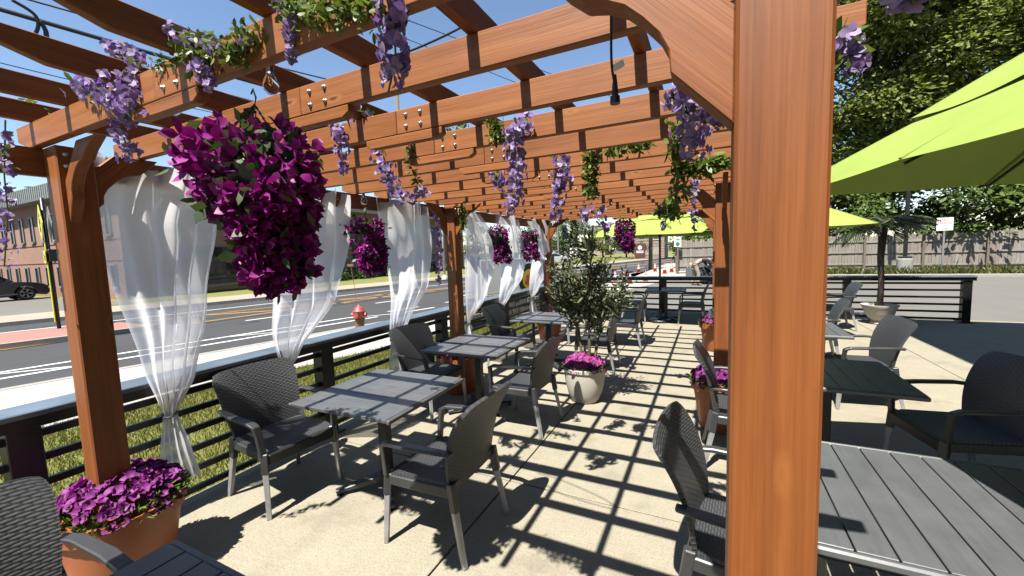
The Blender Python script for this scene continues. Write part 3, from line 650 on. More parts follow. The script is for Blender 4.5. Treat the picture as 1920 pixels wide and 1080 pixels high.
# ================================================================== UMBRELLAS
def umbrella(x, y, half, ze, rot, label, rise=.72, pole_r=.022):
    u_ = empty('market_umbrella', (x, y, 0), R(rot), label, 'umbrella', 'lime green market umbrellas'); top = ze+rise
    def corner(k, r_, z):   # 8 points: corners and edge middles
        a = R(45*k); s = half*r_; c_ = [(1, 0), (1, 1), (0, 1), (-1, 1), (-1, 0), (-1, -1), (0, -1), (1, -1)][k % 8]; return Vector((c_[0]*s, c_[1]*s, z))
    def canopy(r0, r1, z0, z1, sag, nm, val=0):
        vs, fs, nr, ns = [], [], 8, 64
        for i in range(nr+1):
            q = i/nr; r_ = r0+(r1-r0)*q
            for k in range(ns):
                kk = k/8; i0 = int(kk); f_ = kk-i0; a, b_ = corner(i0, r_, 0), corner(i0+1, r_, 0); p_ = a.lerp(b_, f_)
                z = z0+(z1-z0)*q-sag*math.sin(math.pi*f_)*q*.5+.02*math.sin(math.pi*q)*(1 if sag else 0)
                vs.append((p_.x, p_.y, z))
        for i in range(nr):
            for k in range(ns): fs.append((i*ns+k, i*ns+(k+1) % ns, (i+1)*ns+(k+1) % ns, (i+1)*ns+k))
        b_ = MB().add(vs, fs)
        if val:
            e = [(x_*1.0, y_*1.0, z_) for x_, y_, z_ in vs[nr*ns:]]; b_.add(e+[(x_*1.004, y_*1.004, z_-val) for x_, y_, z_ in e], [(k, (k+1) % ns, ns+(k+1) % ns, ns+k) for k in range(ns)])
        return b_.build(nm, M['lime_canvas'], u_, smooth=True)
    canopy(.10, 1, top-.06, ze, .03, 'canopy', .0); canopy(.0, .60, top+.10, top-.06-(top-.06-ze)*.555+.05, .06, 'vent_cap')
    for k in range(8): MB().bar(corner(k, .10, top-.052), corner(k, 1.0, ze+.006), .016, .006).build('seam', M['lime_canvas'], u_)
    MB().tube([(0, 0, .05), (0, 0, top+.04)], pole_r, 12).build('pole', M['black_paint'], u_, smooth=True)
    MB().lathe([(.02, top+.08), (.035, top+.11), (.02, top+.15), (0, top+.17)], 12).build('finial', M['black_paint'], u_, smooth=True)
    MB().lathe([(.045, ze-.02), (.05, ze), (.05, ze+.06), (.045, ze+.08)], 12).build('hub', M['black_paint'], u_)
    MB().lathe([(.26, .0), (.26, .04), (.24, .06), (.05, .075), (.035, .30), (.03, .30)], 28).build('base', M['black_paint'], u_, smooth=False)
    for k in range(8):
        rb = MB().bar(corner(k, .03, top-.09), corner(k, .985, ze-.016), .014, .012).build('rib', M['black_paint'], u_); m_ = corner(k, .5, (top+ze)/2-.06)
        MB().bar(Vector((0, 0, ze+.03)), m_, .010, .010).build('strut', M['black_paint'], rb)
    return u_
umbrella(1.90, 2.60, 1.22, 2.055, 14, 'big lime umbrella looming at the right edge of the picture')
umbrella(-.85, -1.14, 1.16, 2.06, 0, 'lime umbrella just behind the camera shading the near left table')
umbrella(.95, 9.20, 1.22, 1.98, 8, 'lime umbrella beyond the big post, its right corner showing beside the palm')
umbrella(-1.04, 9.86, 1.24, 1.985, -6, 'lime umbrella seen past the far end of the pergola', pole_r=.024)
# ================================================================== CURTAINS
def curtain(left, right, label, x0=-2.885, nf=7, seed=0, tie=.80, belly=.05, back=.13):
    """left/right: lists of (z, y) outlines from top to bottom hem."""
    rn = random.Random(seed); zt = max(left[0][0], right[0][0]); K0 = abs(x0)/2.97
    def interp(pl, z):
        for (za, ya), (zb, yb) in zip(pl[:-1], pl[1:]):
            if zb <= z <= za: f_ = (za-z)/(za-zb); f_ = f_*f_*(3-2*f_)*.5+f_*.5; return ya+(yb-ya)*f_
        return pl[-1][1] if z < pl[-1][0] else pl[0][1]
    zb = left[-1][0]; ph = [rn.uniform(0, 6.28) for _ in range(6)]
    def fn(u, v):
        z = zt+(zb-zt)*v; a, b_ = interp(left, z), interp(right, z); wd = b_-a
        uu = u+.035*math.sin(2*math.pi*2*u+ph[0]+v*2)*(1-abs(2*u-1))
        near_tie = math.exp(-((z-tie)/.16)**2)
        amp = .055*(1-.45*near_tie)*(.55+.45*math.sin(3*u+ph[1]))
        x = x0+amp*math.sin(2*math.pi*nf*uu+ph[2]+.8*math.sin(v*4+ph[3]))+.008*math.sin(2*math.pi*(nf*2.3)*u+ph[4]+v*5)*near_tie+.03*math.sin(2.2*math.pi*u+v*7+ph[4])*(1-near_tie)
        x += belly*math.sin(math.pi*min(1, max(0, (zt-z)/(zt-tie))))*(.3+.7*math.sin(math.pi*u))*1.2-.09*(1-near_tie)*max(0, z-tie)*0
        x += .10*near_tie*0
        zz = z
        if v < .25: zz = z-.075*abs(math.sin(math.pi*(nf*.45)*u+ph[5]))*(1-v/.25)**2
        if z < tie: x += .05*math.sin(2*math.pi*1.5*u+ph[1])*(tie-z)
        f_ = min(1, max(0, (1.95-z)/(1.95-tie))); f_ = f_*f_*(3-2*f_); k_ = (1+back*f_)*K0
        return (x-abs(x0)*back*f_, (a+wd*uu)*k_, EYE+(zz-EYE)*k_)
    o = MB().grid(fn, 90, 70).build('sheer_curtain', M['sheer'], smooth=True, fix=False)
    tag(o, label, 'curtain', 'sheer white curtains along the roadside posts')
    ty = (interp(left, tie)+interp(right, tie))/2; w2 = max(.05, interp(right, tie)-interp(left, tie))
    kb = 1+back; ty *= kb*K0; tz = EYE+(tie-EYE)*kb*K0
    MB().tube([(x0*kb+.045*math.cos(a), ty+(w2*.55)*math.sin(a), tz+.01*math.sin(2*a)) for a in [2*math.pi*k/16 for k in range(17)]], .008, 6).build('tie_band', M['cable'], o)
    return o
curtain([(2.34, .99), (1.7, 1.03), (1.12, 1.12), (.80, 1.20), (.6, 1.17), (.36, 1.16)], [(2.34, 1.95), (1.94, 1.63), (1.48, 1.50), (1.02, 1.37), (.80, 1.27), (.6, 1.31), (.36, 1.36)], 'sheer white curtain nearest the camera beside the first left-hand post', nf=5, seed=1)
curtain([(2.34, 1.97), (1.67, 1.92), (1.2, 1.90), (.88, 1.96), (.6, 1.94), (.40, 1.92)], [(2.34, 2.74), (1.97, 2.66), (1.37, 2.48), (.95, 2.12), (.88, 2.05), (.6, 2.10), (.40, 2.14)], 'sheer white curtain behind the largest hanging basket, above a dark chair', nf=4, seed=2, tie=.88)
curtain([(2.34, 3.08), (1.7, 3.11), (1.0, 3.15), (.84, 3.17), (.6, 3.16), (.44, 3.15)], [(2.34, 3.90), (1.9, 3.88), (1.4, 3.74), (1.0, 3.42), (.84, 3.25), (.6, 3.33), (.44, 3.38)], 'sheer white curtain just before the second left-hand post', nf=5, seed=3, tie=.84)
curtain([(2.34, 4.62), (1.97, 4.62), (1.0, 4.62), (.78, 4.62), (.6, 4.6), (.42, 4.59)], [(2.34, 5.05), (1.9, 5.40), (1.55, 5.40), (1.1, 5.18), (.78, 4.70), (.6, 4.74), (.42, 4.78)], 'billowing sheer white curtain just beyond the second left-hand post', nf=4, seed=4, tie=.78, belly=.1)
curtain([(2.34, 5.62), (1.6, 5.58), (1.0, 5.56), (.85, 5.60), (.6, 5.58), (.42, 5.55)], [(2.34, 6.45), (1.7, 6.54), (1.3, 6.32), (1.0, 5.9), (.85, 5.68), (.6, 5.76), (.42, 5.84)], 'sheer white curtain between the two small far baskets', nf=4, seed=5, tie=.85, belly=.1)
curtain([(2.34, 6.75), (1.6, 6.80), (1.0, 6.78), (.86, 6.80), (.6, 6.78), (.42, 6.75)], [(2.34, 7.55), (1.8, 7.72), (1.4, 7.65), (1.0, 7.15), (.86, 6.90), (.6, 6.98), (.42, 7.08)], 'farthest sheer white curtain beside the third left-hand post', nf=4, seed=6, tie=.86, belly=.1)
# ================================================================== HANGING BASKETS
def basket(x, y, zc, rx, h, n, size, label, hang, shape=None):
    root = empty('hanging_basket', (x, y, zc), 0, label, 'hanging basket', 'hanging baskets of magenta bougainvillea')
    zt = h*.42
    MB().lathe([(.02, zt-.26), (.10, zt-.25), (.14, zt-.14), (.15, zt-.10), (.14, zt-.10)], 20).build('pot', M['black_paint'], root)
    b_ = MB(); hk = hang-zc
    for k in range(3):
        a = 2*math.pi*k/3+.4
        p0_ = Vector((math.cos(a)*.13, math.sin(a)*.13, zt-.10)); p1_ = Vector((0, 0, hk-.05)); m_ = 26
        for j in range(m_):
            q0, q1 = p0_.lerp(p1_, j/m_), p0_.lerp(p1_, (j+.85)/m_); b_.bar(q0, q1, .008 if j % 2 else .003, .003 if j % 2 else .008)
    b_.tube([(0, 0, hk-.06), (.012, 0, hk-.03), (0, 0, hk), (-.012, 0, hk-.015)], .003, 5); b_.build('chain', M['cable'], root)
    # clump outline: wide at the top, tapering to a trailing tip
    u_ = RNG.uniform(0, 1, n)**.85; a = RNG.uniform(0, 2*math.pi, n)
    prof = np.interp(u_, [0, .12, .3, .45, .6, .78, .92, 1], shape or [.55, .98, 1.0, .92, .80, .66, .42, .15])
    q = RNG.uniform(.55, 1.08, n)**.6*prof*rx*(1+.16*np.sin(3*a+u_*7)); z = h*.5-u_*h
    sx = rx*.22*np.interp(u_, [0, .4, 1], [-.3, .1, 1.6])
    C = np.stack([np.cos(a)*q+sx, np.sin(a)*q, z+RNG.normal(0, .015, n)], 1)
    O = nrm(np.stack([np.cos(a), np.sin(a), np.interp(u_, [0, .25, 1], [1.0, .1, -.5])], 1)); parts = []
    for k in range(3):     # three papery bracts per blossom
        D = nrm(O*.75+rdir(n)*.85+np.array([0, 0, -.15])); parts.append(leaves(C, D, size*RNG.uniform(.8, 1.3, n), size*RNG.uniform(.7, 1.0, n), .22, curl=.2))
    tag(link('blossoms', np_mesh('blossoms', *merge(parts)), M['bougain'], root, smooth=True), kind='stuff')
    m_ = int(n*.4); i = RNG.integers(0, n, m_); C2 = C[i]*np.array([.93, .93, 1])+RNG.normal(0, .02, (m_, 3)); D = nrm(O[i]*.8+rdir(m_)*.8+np.array([0, 0, -.2]))
    tag(link('leaves', np_mesh('leaves', *leaves(C2, D, size*RNG.uniform(.9, 1.5, m_), size*RNG.uniform(.45, .7, m_), .15, curl=.15)), M['bougain_leaf'], root, smooth=True), kind='stuff')
    # dark twiggy core
    m_ = 500; C3 = RNG.normal(0, 1, (m_, 3))*np.array([rx*.38, rx*.38, h*.2])+np.array([0, 0, h*.08]); tag(link('inner_leaves', np_mesh('inner_leaves', *kites(C3, rdir(m_), size*1.6, size*1.0)), M['bougain_leaf'], root, smooth=True), kind='stuff')
    return root
basket(-1.40, .91, 1.90, .162, .54, 640, .040, 'largest basket of magenta bougainvillea hanging near the camera', ZB, [.6, 1.15, 1.25, 1.0, .66, .62, .5, .2])
basket(-2.76, 2.72, 1.82, .150, .46, 620, .031, 'magenta basket hanging between the second and third curtains', 2.17, [.7, 1, 1, .98, .9, .78, .6, .4])
basket(-2.76, 5.22, 1.83, .150, .49, 560, .032, 'magenta basket beside the billowing curtain beyond the second post', 2.17, [.7, 1, .95, .9, .9, .9, .85, .6])
basket(-2.76, 6.32, 1.82, .150, .47, 560, .032, 'magenta basket between the two farthest curtains', 2.17, [.7, 1, .95, .9, .9, .9, .85, .6])
basket(-1.30, 7.0, 1.93, .150, .49, 560, .032, 'magenta basket hanging at the pergola end above the olive tree', ZB, [.7, 1, 1, .98, .9, .78, .6, .4])
# ================================================================== WISTERIA AND VINES
def garland(pts, n, size, label, mat='wisteria', width=.03, leafn=30, leafsize=.04, name='wisteria_garland', cat='garland', grp='artificial wisteria garlands on the pergola', grow=1.0, flowers=True):
    """stem through world points; florets of four rounded petals round it; leaves near the top."""
    pts = [Vector(q) for q in pts]; root = empty(name, pts[0], 0, label, cat, grp); P_ = [q-pts[0] for q in pts]
    seg = [(b_-a).length for a, b_ in zip(P_[:-1], P_[1:])]; tot = sum(seg)
    def at(q):
        d = q*tot
        for k, s in enumerate(seg):
            if d <= s or k == len(seg)-1: return P_[k].lerp(P_[k+1], min(1, d/s))
            d -= s
    MB().tube([at(k/20) for k in range(21)], .0028, 5).build('stem', M['vine_leaf'], root)
    if flowers:
        n = int(n*1.5); q = RNG.uniform(.05, 1, n); C0 = np.array([at(k) for k in q]); off = rdir(n)*np.array([1, 1, .6])*(width*(1.15-.7*q*grow))[:, None]*RNG.uniform(.4, 1.2, n)[:, None]; C = C0+off; O = nrm(off+np.array([0, 0, -.004])); parts = []
        T = nrm(np.cross(O, rdir(n))); B = np.cross(O, T)
        for k in range(4):
            a = 2*math.pi*k/4+RNG.uniform(-.3, .3, n); D = T*np.cos(a)[:, None]+B*np.sin(a)[:, None]+O*.45
            s = size*.80*RNG.uniform(.75, 1.2, n)*(1.15-.4*q); parts.append(leaves(C, D, s, s*.95, .12, N=O+rdir(n)*.25, curl=.12))
        tag(link('blossoms', np_mesh('blossoms', *merge(parts)), M[mat], root, smooth=True), kind='stuff')
    if leafn:
        q = RNG.uniform(0, .35 if flowers else 1, leafn); C = np.array([at(k) for k in q])+rdir(leafn)*width*RNG.uniform(0, .9, leafn)[:, None]; D = rdir(leafn)+np.array([0, 0, -.35])
        tag(link('leaves', np_mesh('leaves', *leaves(C, D, leafsize*RNG.uniform(.7, 1.3, leafn), leafsize*.45, .12, curl=.2)), M['vine_leaf'], root, smooth=True), kind='stuff')
    return root
def L(*q): return [atY(x, y, Y) for x, y, Y in q]
garland(L((175, 170, .82), (215, 170, .80), (265, 195, .79)), 95, .030, 'thick lavender wisteria bunch on the corner above the first left-hand post', width=.085, leafn=40, grow=.2)
garland(L((245, 130, .80), (250, 175, .79), (225, 235, .80), (245, 300, .82)), 60, .026, 'lavender wisteria spray trailing down in front of the first curtain', width=.05, leafn=14, grow=.5)
garland(L((215, 95, .84), (265, 110, .82), (250, 150, .80)), 34, .024, 'wisteria sprig standing up between the overhanging beam ends at top left', width=.05, leafn=14)
garland(L((310, 55, .78), (345, 75, .78), (430, 100, .77), (470, 70, .78)), 36, .024, 'wisteria sprigs lying along the front rafter left of the green clump', width=.04, leafn=24)
garland(L((375, 115, .79), (385, 145, .78), (395, 168, .78)), 20, .024, 'short wisteria spray over the face of the front rafter', width=.04, leafn=12)
garland(L((720, -20, .80), (738, 40, .80), (742, 110, .81), (728, 175, .82)), 40, .030, 'large lavender wisteria strand hanging near the camera at top centre', width=.035, leafn=10, grow=.6)
garland(L((535, 5, .79), (545, 60, .79), (548, 115, .80)), 24, .022, 'short wisteria strand in front of the leafy front rafter', width=.025, leafn=10)
garland(L((632, 222, 1.54), (640, 280, 1.54), (644, 330, 1.54)), 34, .030, 'lavender strand left of the silver bolts on the third rafter', width=.04, leafn=10)
garland(L((712, 280, 1.95), (725, 330, 1.96), (750, 372, 1.98), (800, 355, 2.0)), 60, .032, 'wisteria strand looping down over the third curtain', width=.05, leafn=16, grow=.2)
garland(L((690, 215, 1.60), (655, 220, 1.60)), 22, .030, 'wisteria sprig lying flat across a rafter behind the bolts', width=.04, leafn=12)
garland(L((985, 215, 1.9), (965, 255, 1.92), (968, 320, 1.94), (962, 400, 1.96)), 74, .034, 'long lavender strand hanging at the middle of the pergola', width=.06, leafn=26, grow=.7)
garland(L((1052, 290, 2.7), (1055, 330, 2.7), (1048, 370, 2.7), (1040, 410, 2.7)), 52, .038, 'lavender strand just right of the long middle one', width=.06, leafn=20, grow=.5)
garland(L((925, 320, 2.7), (940, 350, 2.7), (965, 385, 2.7)), 26, .034, 'thin wisteria sprig left of the long middle strand', width=.05, leafn=26)
garland(L((1275, 165, 1.75), (1290, 215, 1.76), (1305, 290, 1.78)), 60, .034, 'violet wisteria bunch under the curved brace of the big post', width=.07, leafn=50, grow=.5)
garland(L((1335, 210, 1.7), (1350, 235, 1.7)), 10, .03, 'small violet sprig beside the big post below the brace', width=.03, leafn=10)
garland(L((815, 382, 3.9), (818, 430, 3.9), (822, 480, 3.9), (822, 530, 3.9)), 50, .040, 'long wisteria strand hanging beside the second left-hand post', width=.06, leafn=6, grow=.7)
garland(L((1095, 385, 4.8), (1100, 420, 4.8)), 16, .05, 'short wisteria sprig hanging above the olive tree crown', width=.07, leafn=10)
garland(L((1120, 390, 4.8), (1138, 430, 4.8), (1140, 450, 4.8)), 22, .05, 'wisteria strand reaching down beside the far magenta basket', width=.07, leafn=10)
garland(L((1246, 385, 4.6), (1243, 430, 4.6)), 22, .035, 'thin pale wisteria strand in front of the far lime umbrella', width=.05, leafn=16)
garland(L((1303, 330, 3.1), (1300, 380, 3.1), (1303, 440, 3.1)), 20, .028, 'dangling wisteria strand left of the second right-hand post', width=.03, leafn=8)
garland(L((10, 225, .62), (8, 330, .62), (15, 400, .62), (8, 500, .63)), 46, .022, 'lavender strand hanging at the left edge of the picture', width=.03, leafn=8, grow=.2)
garland(L((1700, -50, .75), (1715, 5, .75)), 8, .034, 'single violet blossom hanging into view at the top right', width=.02, leafn=4)
garland(L((1585, 60, 1.5), (1600, 95, 1.5), (1605, 135, 1.5)), 16, .030, 'violet wisteria sprig right of the big post', width=.04, leafn=12, leafsize=.07)
VG = 'green vine clumps on the pergola rafters'
def vine(pts, n, label, width=.05, leafsize=.03): return garland(pts, 0, 0, label, width=width, leafn=n, leafsize=leafsize, name='vine_clump', cat='vine', grp=VG, flowers=False)
vine(L((355, 90, .78), (400, 90, .78), (450, 95, .78), (475, 60, .78)), 420, 'dense green vine clump draped over the front rafter at top left', .06, .026)
vine(L((290, 125, .80), (320, 110, .79), (350, 105, .78)), 90, 'small green vine tuft behind the left overhanging beam', .04, .022)
vine(L((530, 0, .78), (580, 10, .77), (640, 15, .77), (700, 5, .78)), 520, 'dense green vine clump along the top edge of the front rafter', .075, .026)
vine(L((20, 205, .85), (60, 190, .85), (95, 215, .86)), 22, 'leafy twig hanging from a beam at the left edge', .03, .05)
vine(L((800, 265, 2.15), (850, 250, 2.15), (885, 245, 2.15)), 220, 'green vine trailing along a rafter right of the bolted splice', .07, .04)
vine(L((925, 225, 1.9), (935, 265, 1.92)), 160, 'bushy green vine at the head of the long middle strand', .06, .035)
vine(L((1105, 285, 2.7), (1110, 330, 2.7), (1108, 365, 2.7)), 260, 'hanging green vine bunch in the middle of the rafters', .06, .045)
vine(L((1130, 285, 2.7), (1170, 275, 2.7), (1215, 270, 2.7)), 190, 'vine running along a rafter right of the hanging green bunch', .06, .045)
vine(L((1265, 235, 1.9), (1275, 300, 1.95), (1270, 360, 2.0), (1255, 410, 2.0)), 200, 'long leafy vine hanging left of the big post', .06, .045)
vine(L((1290, 320, 2.0), (1330, 310, 2.0), (1368, 300, 2.0)), 150, 'leafy vine stretched towards the big post', .05, .045)
vine(L((868, 380, 3.9), (868, 430, 3.9)), 110, 'narrow green vine at the top of the second left-hand post', .05, .05)
vine(L((1230, 395, 4.6), (1280, 400, 4.6)), 110, 'green vine along the far edge of the pergola roof', .06, .06)
vine(L((765, 260, 1.95), (770, 310, 1.97), (785, 350, 1.99)), 40, 'sparse vine stem dangling above the third curtain', .03, .045)
vine(L((590, 295, 1.55), (600, 310, 1.55)), 50, 'small green tuft right of the largest basket', .03, .03)
# ================================================================== STRING LIGHTS
def cable(pts, r_, name, label, cat, grp=None, n=5, mat='cable'):
    pts = [Vector(q) for q in pts]; out = []
    for i in range(len(pts)-1):
        p0_, p1_, p2_, p3_ = pts[max(i-1, 0)], pts[i], pts[i+1], pts[min(i+2, len(pts)-1)]
        for k in range(8):
            t_ = k/8; out.append(.5*((2*p1_)+(p2_-p0_)*t_+(2*p0_-5*p1_+4*p2_-p3_)*t_*t_+(3*p1_-p0_-3*p2_+p3_)*t_**3))
    out.append(pts[-1]); o = MB().tube(out, r_, n).build(name, M[mat], smooth=True); return tag(o, label, cat, grp)
sc = cable(L((655, 18, 1.3), (720, 5, 1.3), (850, -8, 1.25), (895, 30, 1.22), (770, 95, 1.25), (720, 100, 1.27), (660, 72, 1.3)), .004, 'light_cable', 'black cable looping over the rafters at top centre', 'cable')
pc = cable(L((1146, 5, 1.1), (1146, 60, 1.1), (1147, 120, 1.1), (1153, 160, 1.1)), .0035, 'plug_cable', 'black cable with a socket end hanging below the curved brace', 'cable')
tp = atY(1153, 160, 1.1); MB().lathe([(.004, .026), (.007, 0), (.009, -.026), (.0125, -.028), (.013, -.046), (0, -.046)], 14).build('socket', M['black_paint'], pc, loc=tp)
tg = atY(1150, 125, 1.1); MB().box((0, 0, 0), (.028, .001, .018), Matrix.Rotation(R(-18), 3, 'Y')).build('paper_tag', M['sign_white'], pc, loc=tg+Vector((.014, 0, 0)))
def bulb(p, label):
    r_ = empty('light_bulb', p, 0, label, 'light bulb', 'clear string light bulbs')
    MB().lathe([(.008, .05), (.012, .045), (.013, .02), (.016, .012)], 12).build('socket', M['black_paint'], r_)
    MB().lathe([(.013, .012), (.020, -.002), (.027, -.022), (.024, -.042), (.012, -.054), (0, -.056)], 16, cap=False).build('globe', M['bulb_glass'], r_, smooth=True)
    MB().tube([(-.006, 0, .01), (-.007, 0, -.02), (.0, 0, -.026), (.007, 0, -.02), (.006, 0, .01)], .0012, 4).build('filament', M['logo_yellow'], r_); return r_
bulb(atY(508, 158, 1.0)+Vector((0, 0, .02)), 'clear bulb below the front rafter above the largest basket'); bulb(atY(325, 200, .95)+Vector((0, 0, .02)), 'clear bulb left of the largest basket'); bulb(atY(682, 372, 2.66), 'clear bulb on the beam above the small magenta basket')
# ================================================================== STREET: BUILDINGS
def text(body, size, mat, parent, mtx, ext=.002, name='lettering'):
    cu = bpy.data.curves.new(name, 'FONT'); cu.body = body; cu.size = size; cu.extrude = ext; cu.align_x = 'CENTER'; cu.align_y = 'CENTER'
    tmp = bpy.data.objects.new('tmp', cu); COL.objects.link(tmp); bpy.context.view_layer.update()
    me = bpy.data.meshes.new_from_object(tmp.evaluated_get(bpy.context.evaluated_depsgraph_get())); bpy.data.objects.remove(tmp); me.materials.clear()
    return link(name, me, M[mat], parent, mtx=mtx)
def facing(n_, loc):   # matrix whose local z is n_, local y is up
    z = Vector(n_).normalized(); x = Vector((0, 0, 1)).cross(z).normalized(); y = z.cross(x); m_ = Matrix((x, y, z)).transposed().to_4x4(); m_.translation = loc; return m_
bl = empty('brick_building', (-37, 10, 0), 0, 'two storey brick building with a grey metal roof across the road', 'building'); BO = Vector((-37, 10, 0))
def bpart(b_, name, mat, parent=bl): return b_.build(name, M[mat], parent, loc=-BO if parent is bl else (0, 0, 0))
bpart(MB().box((-37.5, 26, 2.85), (21, 32, 5.9)), 'wall', 'brick')
for z, t_ in ((3.12, .10), (2.02, .10)):
    bpart(MB().box((-37.5, 9.985, z), (21.04, .05, t_)), 'brick_band', 'brick'); bpart(MB().box((-26.985, 26, z), (.05, 32.0, t_)), 'brick_band', 'brick')
rf = bpart(MB().prism([(-48.6, 5.55), (-26.4, 5.55), (-26.9, 6.35), (-48.1, 6.35)], 9.3, 42.5), 'roof', 'roof_metal')
sm = MB()
for k in range(74): x = -48.4+k*.3; sm.box((x, 9.285, 5.95), (.03, .03, .78), Matrix.Rotation(0, 3, 'X'))
sm.build('standing_seams', M['roof_metal'], rf)
fs_ = bpart(MB().box((-26.36, 26, 5.86), (.06, 33.4, .86)), 'fascia', 'fascia')
sm = MB()
for k in range(160): sm.box((-26.32, 9.5+k*.208, 5.86), (.03, .07, .80))
sm.build('fascia_ribs', M['fascia'], fs_)
def window(x, y, z0, z1, wd, face):
    fr = MB(); t_ = .06
    if face == 's':
        d = lambda dx, dy, dz, s: fr.box((x+dx, y+dy, dz), s)
        d(-wd/2, -.03, (z0+z1)/2, (t_, .08, z1-z0)); d(wd/2, -.03, (z0+z1)/2, (t_, .08, z1-z0)); d(0, -.03, z1, (wd+t_, .08, t_)); d(0, -.06, z0-.03, (wd+.16, .16, .09))
        g_ = MB().box((x, y-.012, (z0+z1)/2), (wd, .02, z1-z0))
    else:
        d = lambda dx, dy, dz, s: fr.box((x+dx, y+dy, dz), s)
        d(.03, -wd/2, (z0+z1)/2, (.08, t_, z1-z0)); d(.03, wd/2, (z0+z1)/2, (.08, t_, z1-z0)); d(.03, 0, z1, (.08, wd+t_, t_)); d(.03, 0, (z0+z1)/2, (.07, wd, .05)); d(.06, 0, z0-.03, (.16, wd+.16, .09))
        g_ = MB().box((x+.012, y, (z0+z1)/2), (.02, wd, z1-z0))
    w_ = bpart(g_, 'window', 'window_glass'); fr.build('frame', M['trim_grey'], w_)
for k in range(12):
    window(-47.0+k*1.72, 10, 3.32, 4.85, .56, 's'); window(-47.0+k*1.72, 10, .55, 1.72, .60, 's')
for k in range(8):
    y = 12.3+k*3.9
    if k not in (0, 1): window(-27, y, .25, 1.85, 1.0, 'e'); window(-27, y+1.6, .25, 1.85, 1.0, 'e')
    window(-27, y, 3.35, 4.75, 1.0, 'e'); window(-27, y+1.6, 3.35, 4.75, 1.0, 'e')
for (y0, y1) in ((12.5, 16.0),): bpart(MB().box((-26.9, (y0+y1)/2, 1.3), (.06, y1-y0, 2.6)), 'dark_doorway', 'dark_glass')
# the restaurant itself stands right of and behind the camera; its eave shades the right side of the patio
rs = empty('restaurant_building', (8.5, -3, 0), 0, 'brown restaurant building beside the patio, out of view, shading its right edge', 'building'); RO = Vector((8.5, -3, 0))
MB().box((9.0, -3.4, 3.4), (10.1, 21.5, 6.9)).build('wall', M['siding'], rs, loc=-RO); MB().box((8.5, -3.4, 7.02), (11.34, 22.0, .26)).build('eave', M['sign_brown'], rs, loc=-RO)
for k in range(4):
    w_ = MB().box((3.93, -9+k*3.4, 1.6), (.04, 1.8, 1.8)).build('window', M['window_glass'], rs, loc=-RO); MB().box((3.90, -9+k*3.4, .64), (.1, 2.0, .1)).build('sill', M['trim_grey'], w_)
# ------------------------------------------------------------------ crossing sign on the island
def person_glyph(b_, s=1):
    b_.lathe([(0, .0), (.05*s, .0), (.05*s, .004), (0, .004)], 12, c=(0, .20*s, 0), cap=False); b_.bar((0, .13*s, .002), (0, -.02*s, .002), .09*s, .003, up=(0, 0, 1)); b_.bar((0, -.02*s, .002), (.08*s, -.22*s, .002), .05*s, .003); b_.bar((0, -.02*s, .002), (-.09*s, -.2*s, .002), .05*s, .003); b_.bar((0, .11*s, .002), (.11*s, .0, .002), .035*s, .003); b_.bar((0, .11*s, .002), (-.10*s, .02*s, .002), .035*s, .003)
cs = empty('crossing_sign', (-17.02, 4.69, -.06), 0, 'yellow diamond pedestrian crossing sign on a dark pole on the pink island', 'sign')
MB().tube([(0, 0, 0), (-.05, 0, 3.75)], .045, 10).build('pole', M['black_paint'], cs, smooth=True); MB().box((.0, -.06, 1.35), (.07, .02, 2.3)).build('reflector_strip', M['sign_yellow'], cs)
for s, mt in ((-1, 'sign_yellow'), (1, 'trim_grey')):
    mx = facing((s*.18, s, 0), (-.04, s*.09, 3.02)) @ Matrix.Rotation(R(45), 4, 'Z'); dm = MB().box((0, 0, 0), (.76, .76, .012)).build('diamond_panel', M[mt], cs, mtx=mx, bevel=.004)
    if s < 0: g_ = MB(); person_glyph(g_, 1.1); g_.build('walker_symbol', M['black_print'], cs, mtx=facing((s*.18, s, 0), (-.04, s*.098, 3.02)))
    pq = MB().box((0, 0, 0), (.5, .36, .012)).build('arrow_plaque', M['sign_yellow' if s < 0 else 'trim_grey'], cs, mtx=facing((s*.18, s, 0), (-.03, s*.09, 2.08)))
    if s < 0: MB().bar((-.12, .1, .007), (.1, -.09, .007), .05, .004).bar((.1, -.09, .007), (.1, .03, .007), .05, .004).bar((.1, -.09, .007), (-.03, -.09, .007), .05, .004).build('arrow', M['black_print'], pq)
MB().box((.14, .05, 2.12), (.18, .25, .34)).build('control_box', M['black_paint'], cs, bevel=.01)
# ------------------------------------------------------------------ hydrant
hy = empty('fire_hydrant', (-7.78, 7.25, -.05), R(20), 'red fire hydrant with a marker rod on the roadside pavement', 'hydrant')
MB().lathe([(.15, 0), (.15, .03), (.11, .04), (.105, .22), (.13, .23), (.13, .255), (.10, .26)], 20).build('barrel', M['rust'], hy, smooth=False)
MB().lathe([(.10, .26), (.125, .28), (.13, .42), (.155, .43), (.155, .455), (.13, .46), (.12, .51), (.07, .56), (.03, .57), (.03, .60), (0, .60)], 20).build('bonnet', M['hydrant_red'], hy, smooth=True)
for d, r_, l_ in (((1, 0, 0), .055, .19), ((-1, 0, 0), .055, .19), ((0, -1, 0), .075, .20)):
    d = Vector(d); MB().tube([Vector((0, 0, .36)), Vector((0, 0, .36))+d*l_*.8], r_*.85, 12).tube([Vector((0, 0, .36))+d*l_*.8, Vector((0, 0, .36))+d*l_], r_, 6).build('outlet_cap', M['hydrant_red'], hy)
rd = MB().tube([(-.05, .02, .45), (-.09, .04, 1.0), (-.16, .06, 1.55)], .006, 5).build('marker_rod', M['rust'], hy); MB().box((-.17, .06, 1.58), (.16, .03, .06)).build('marker_flag', M['rust'], rd)
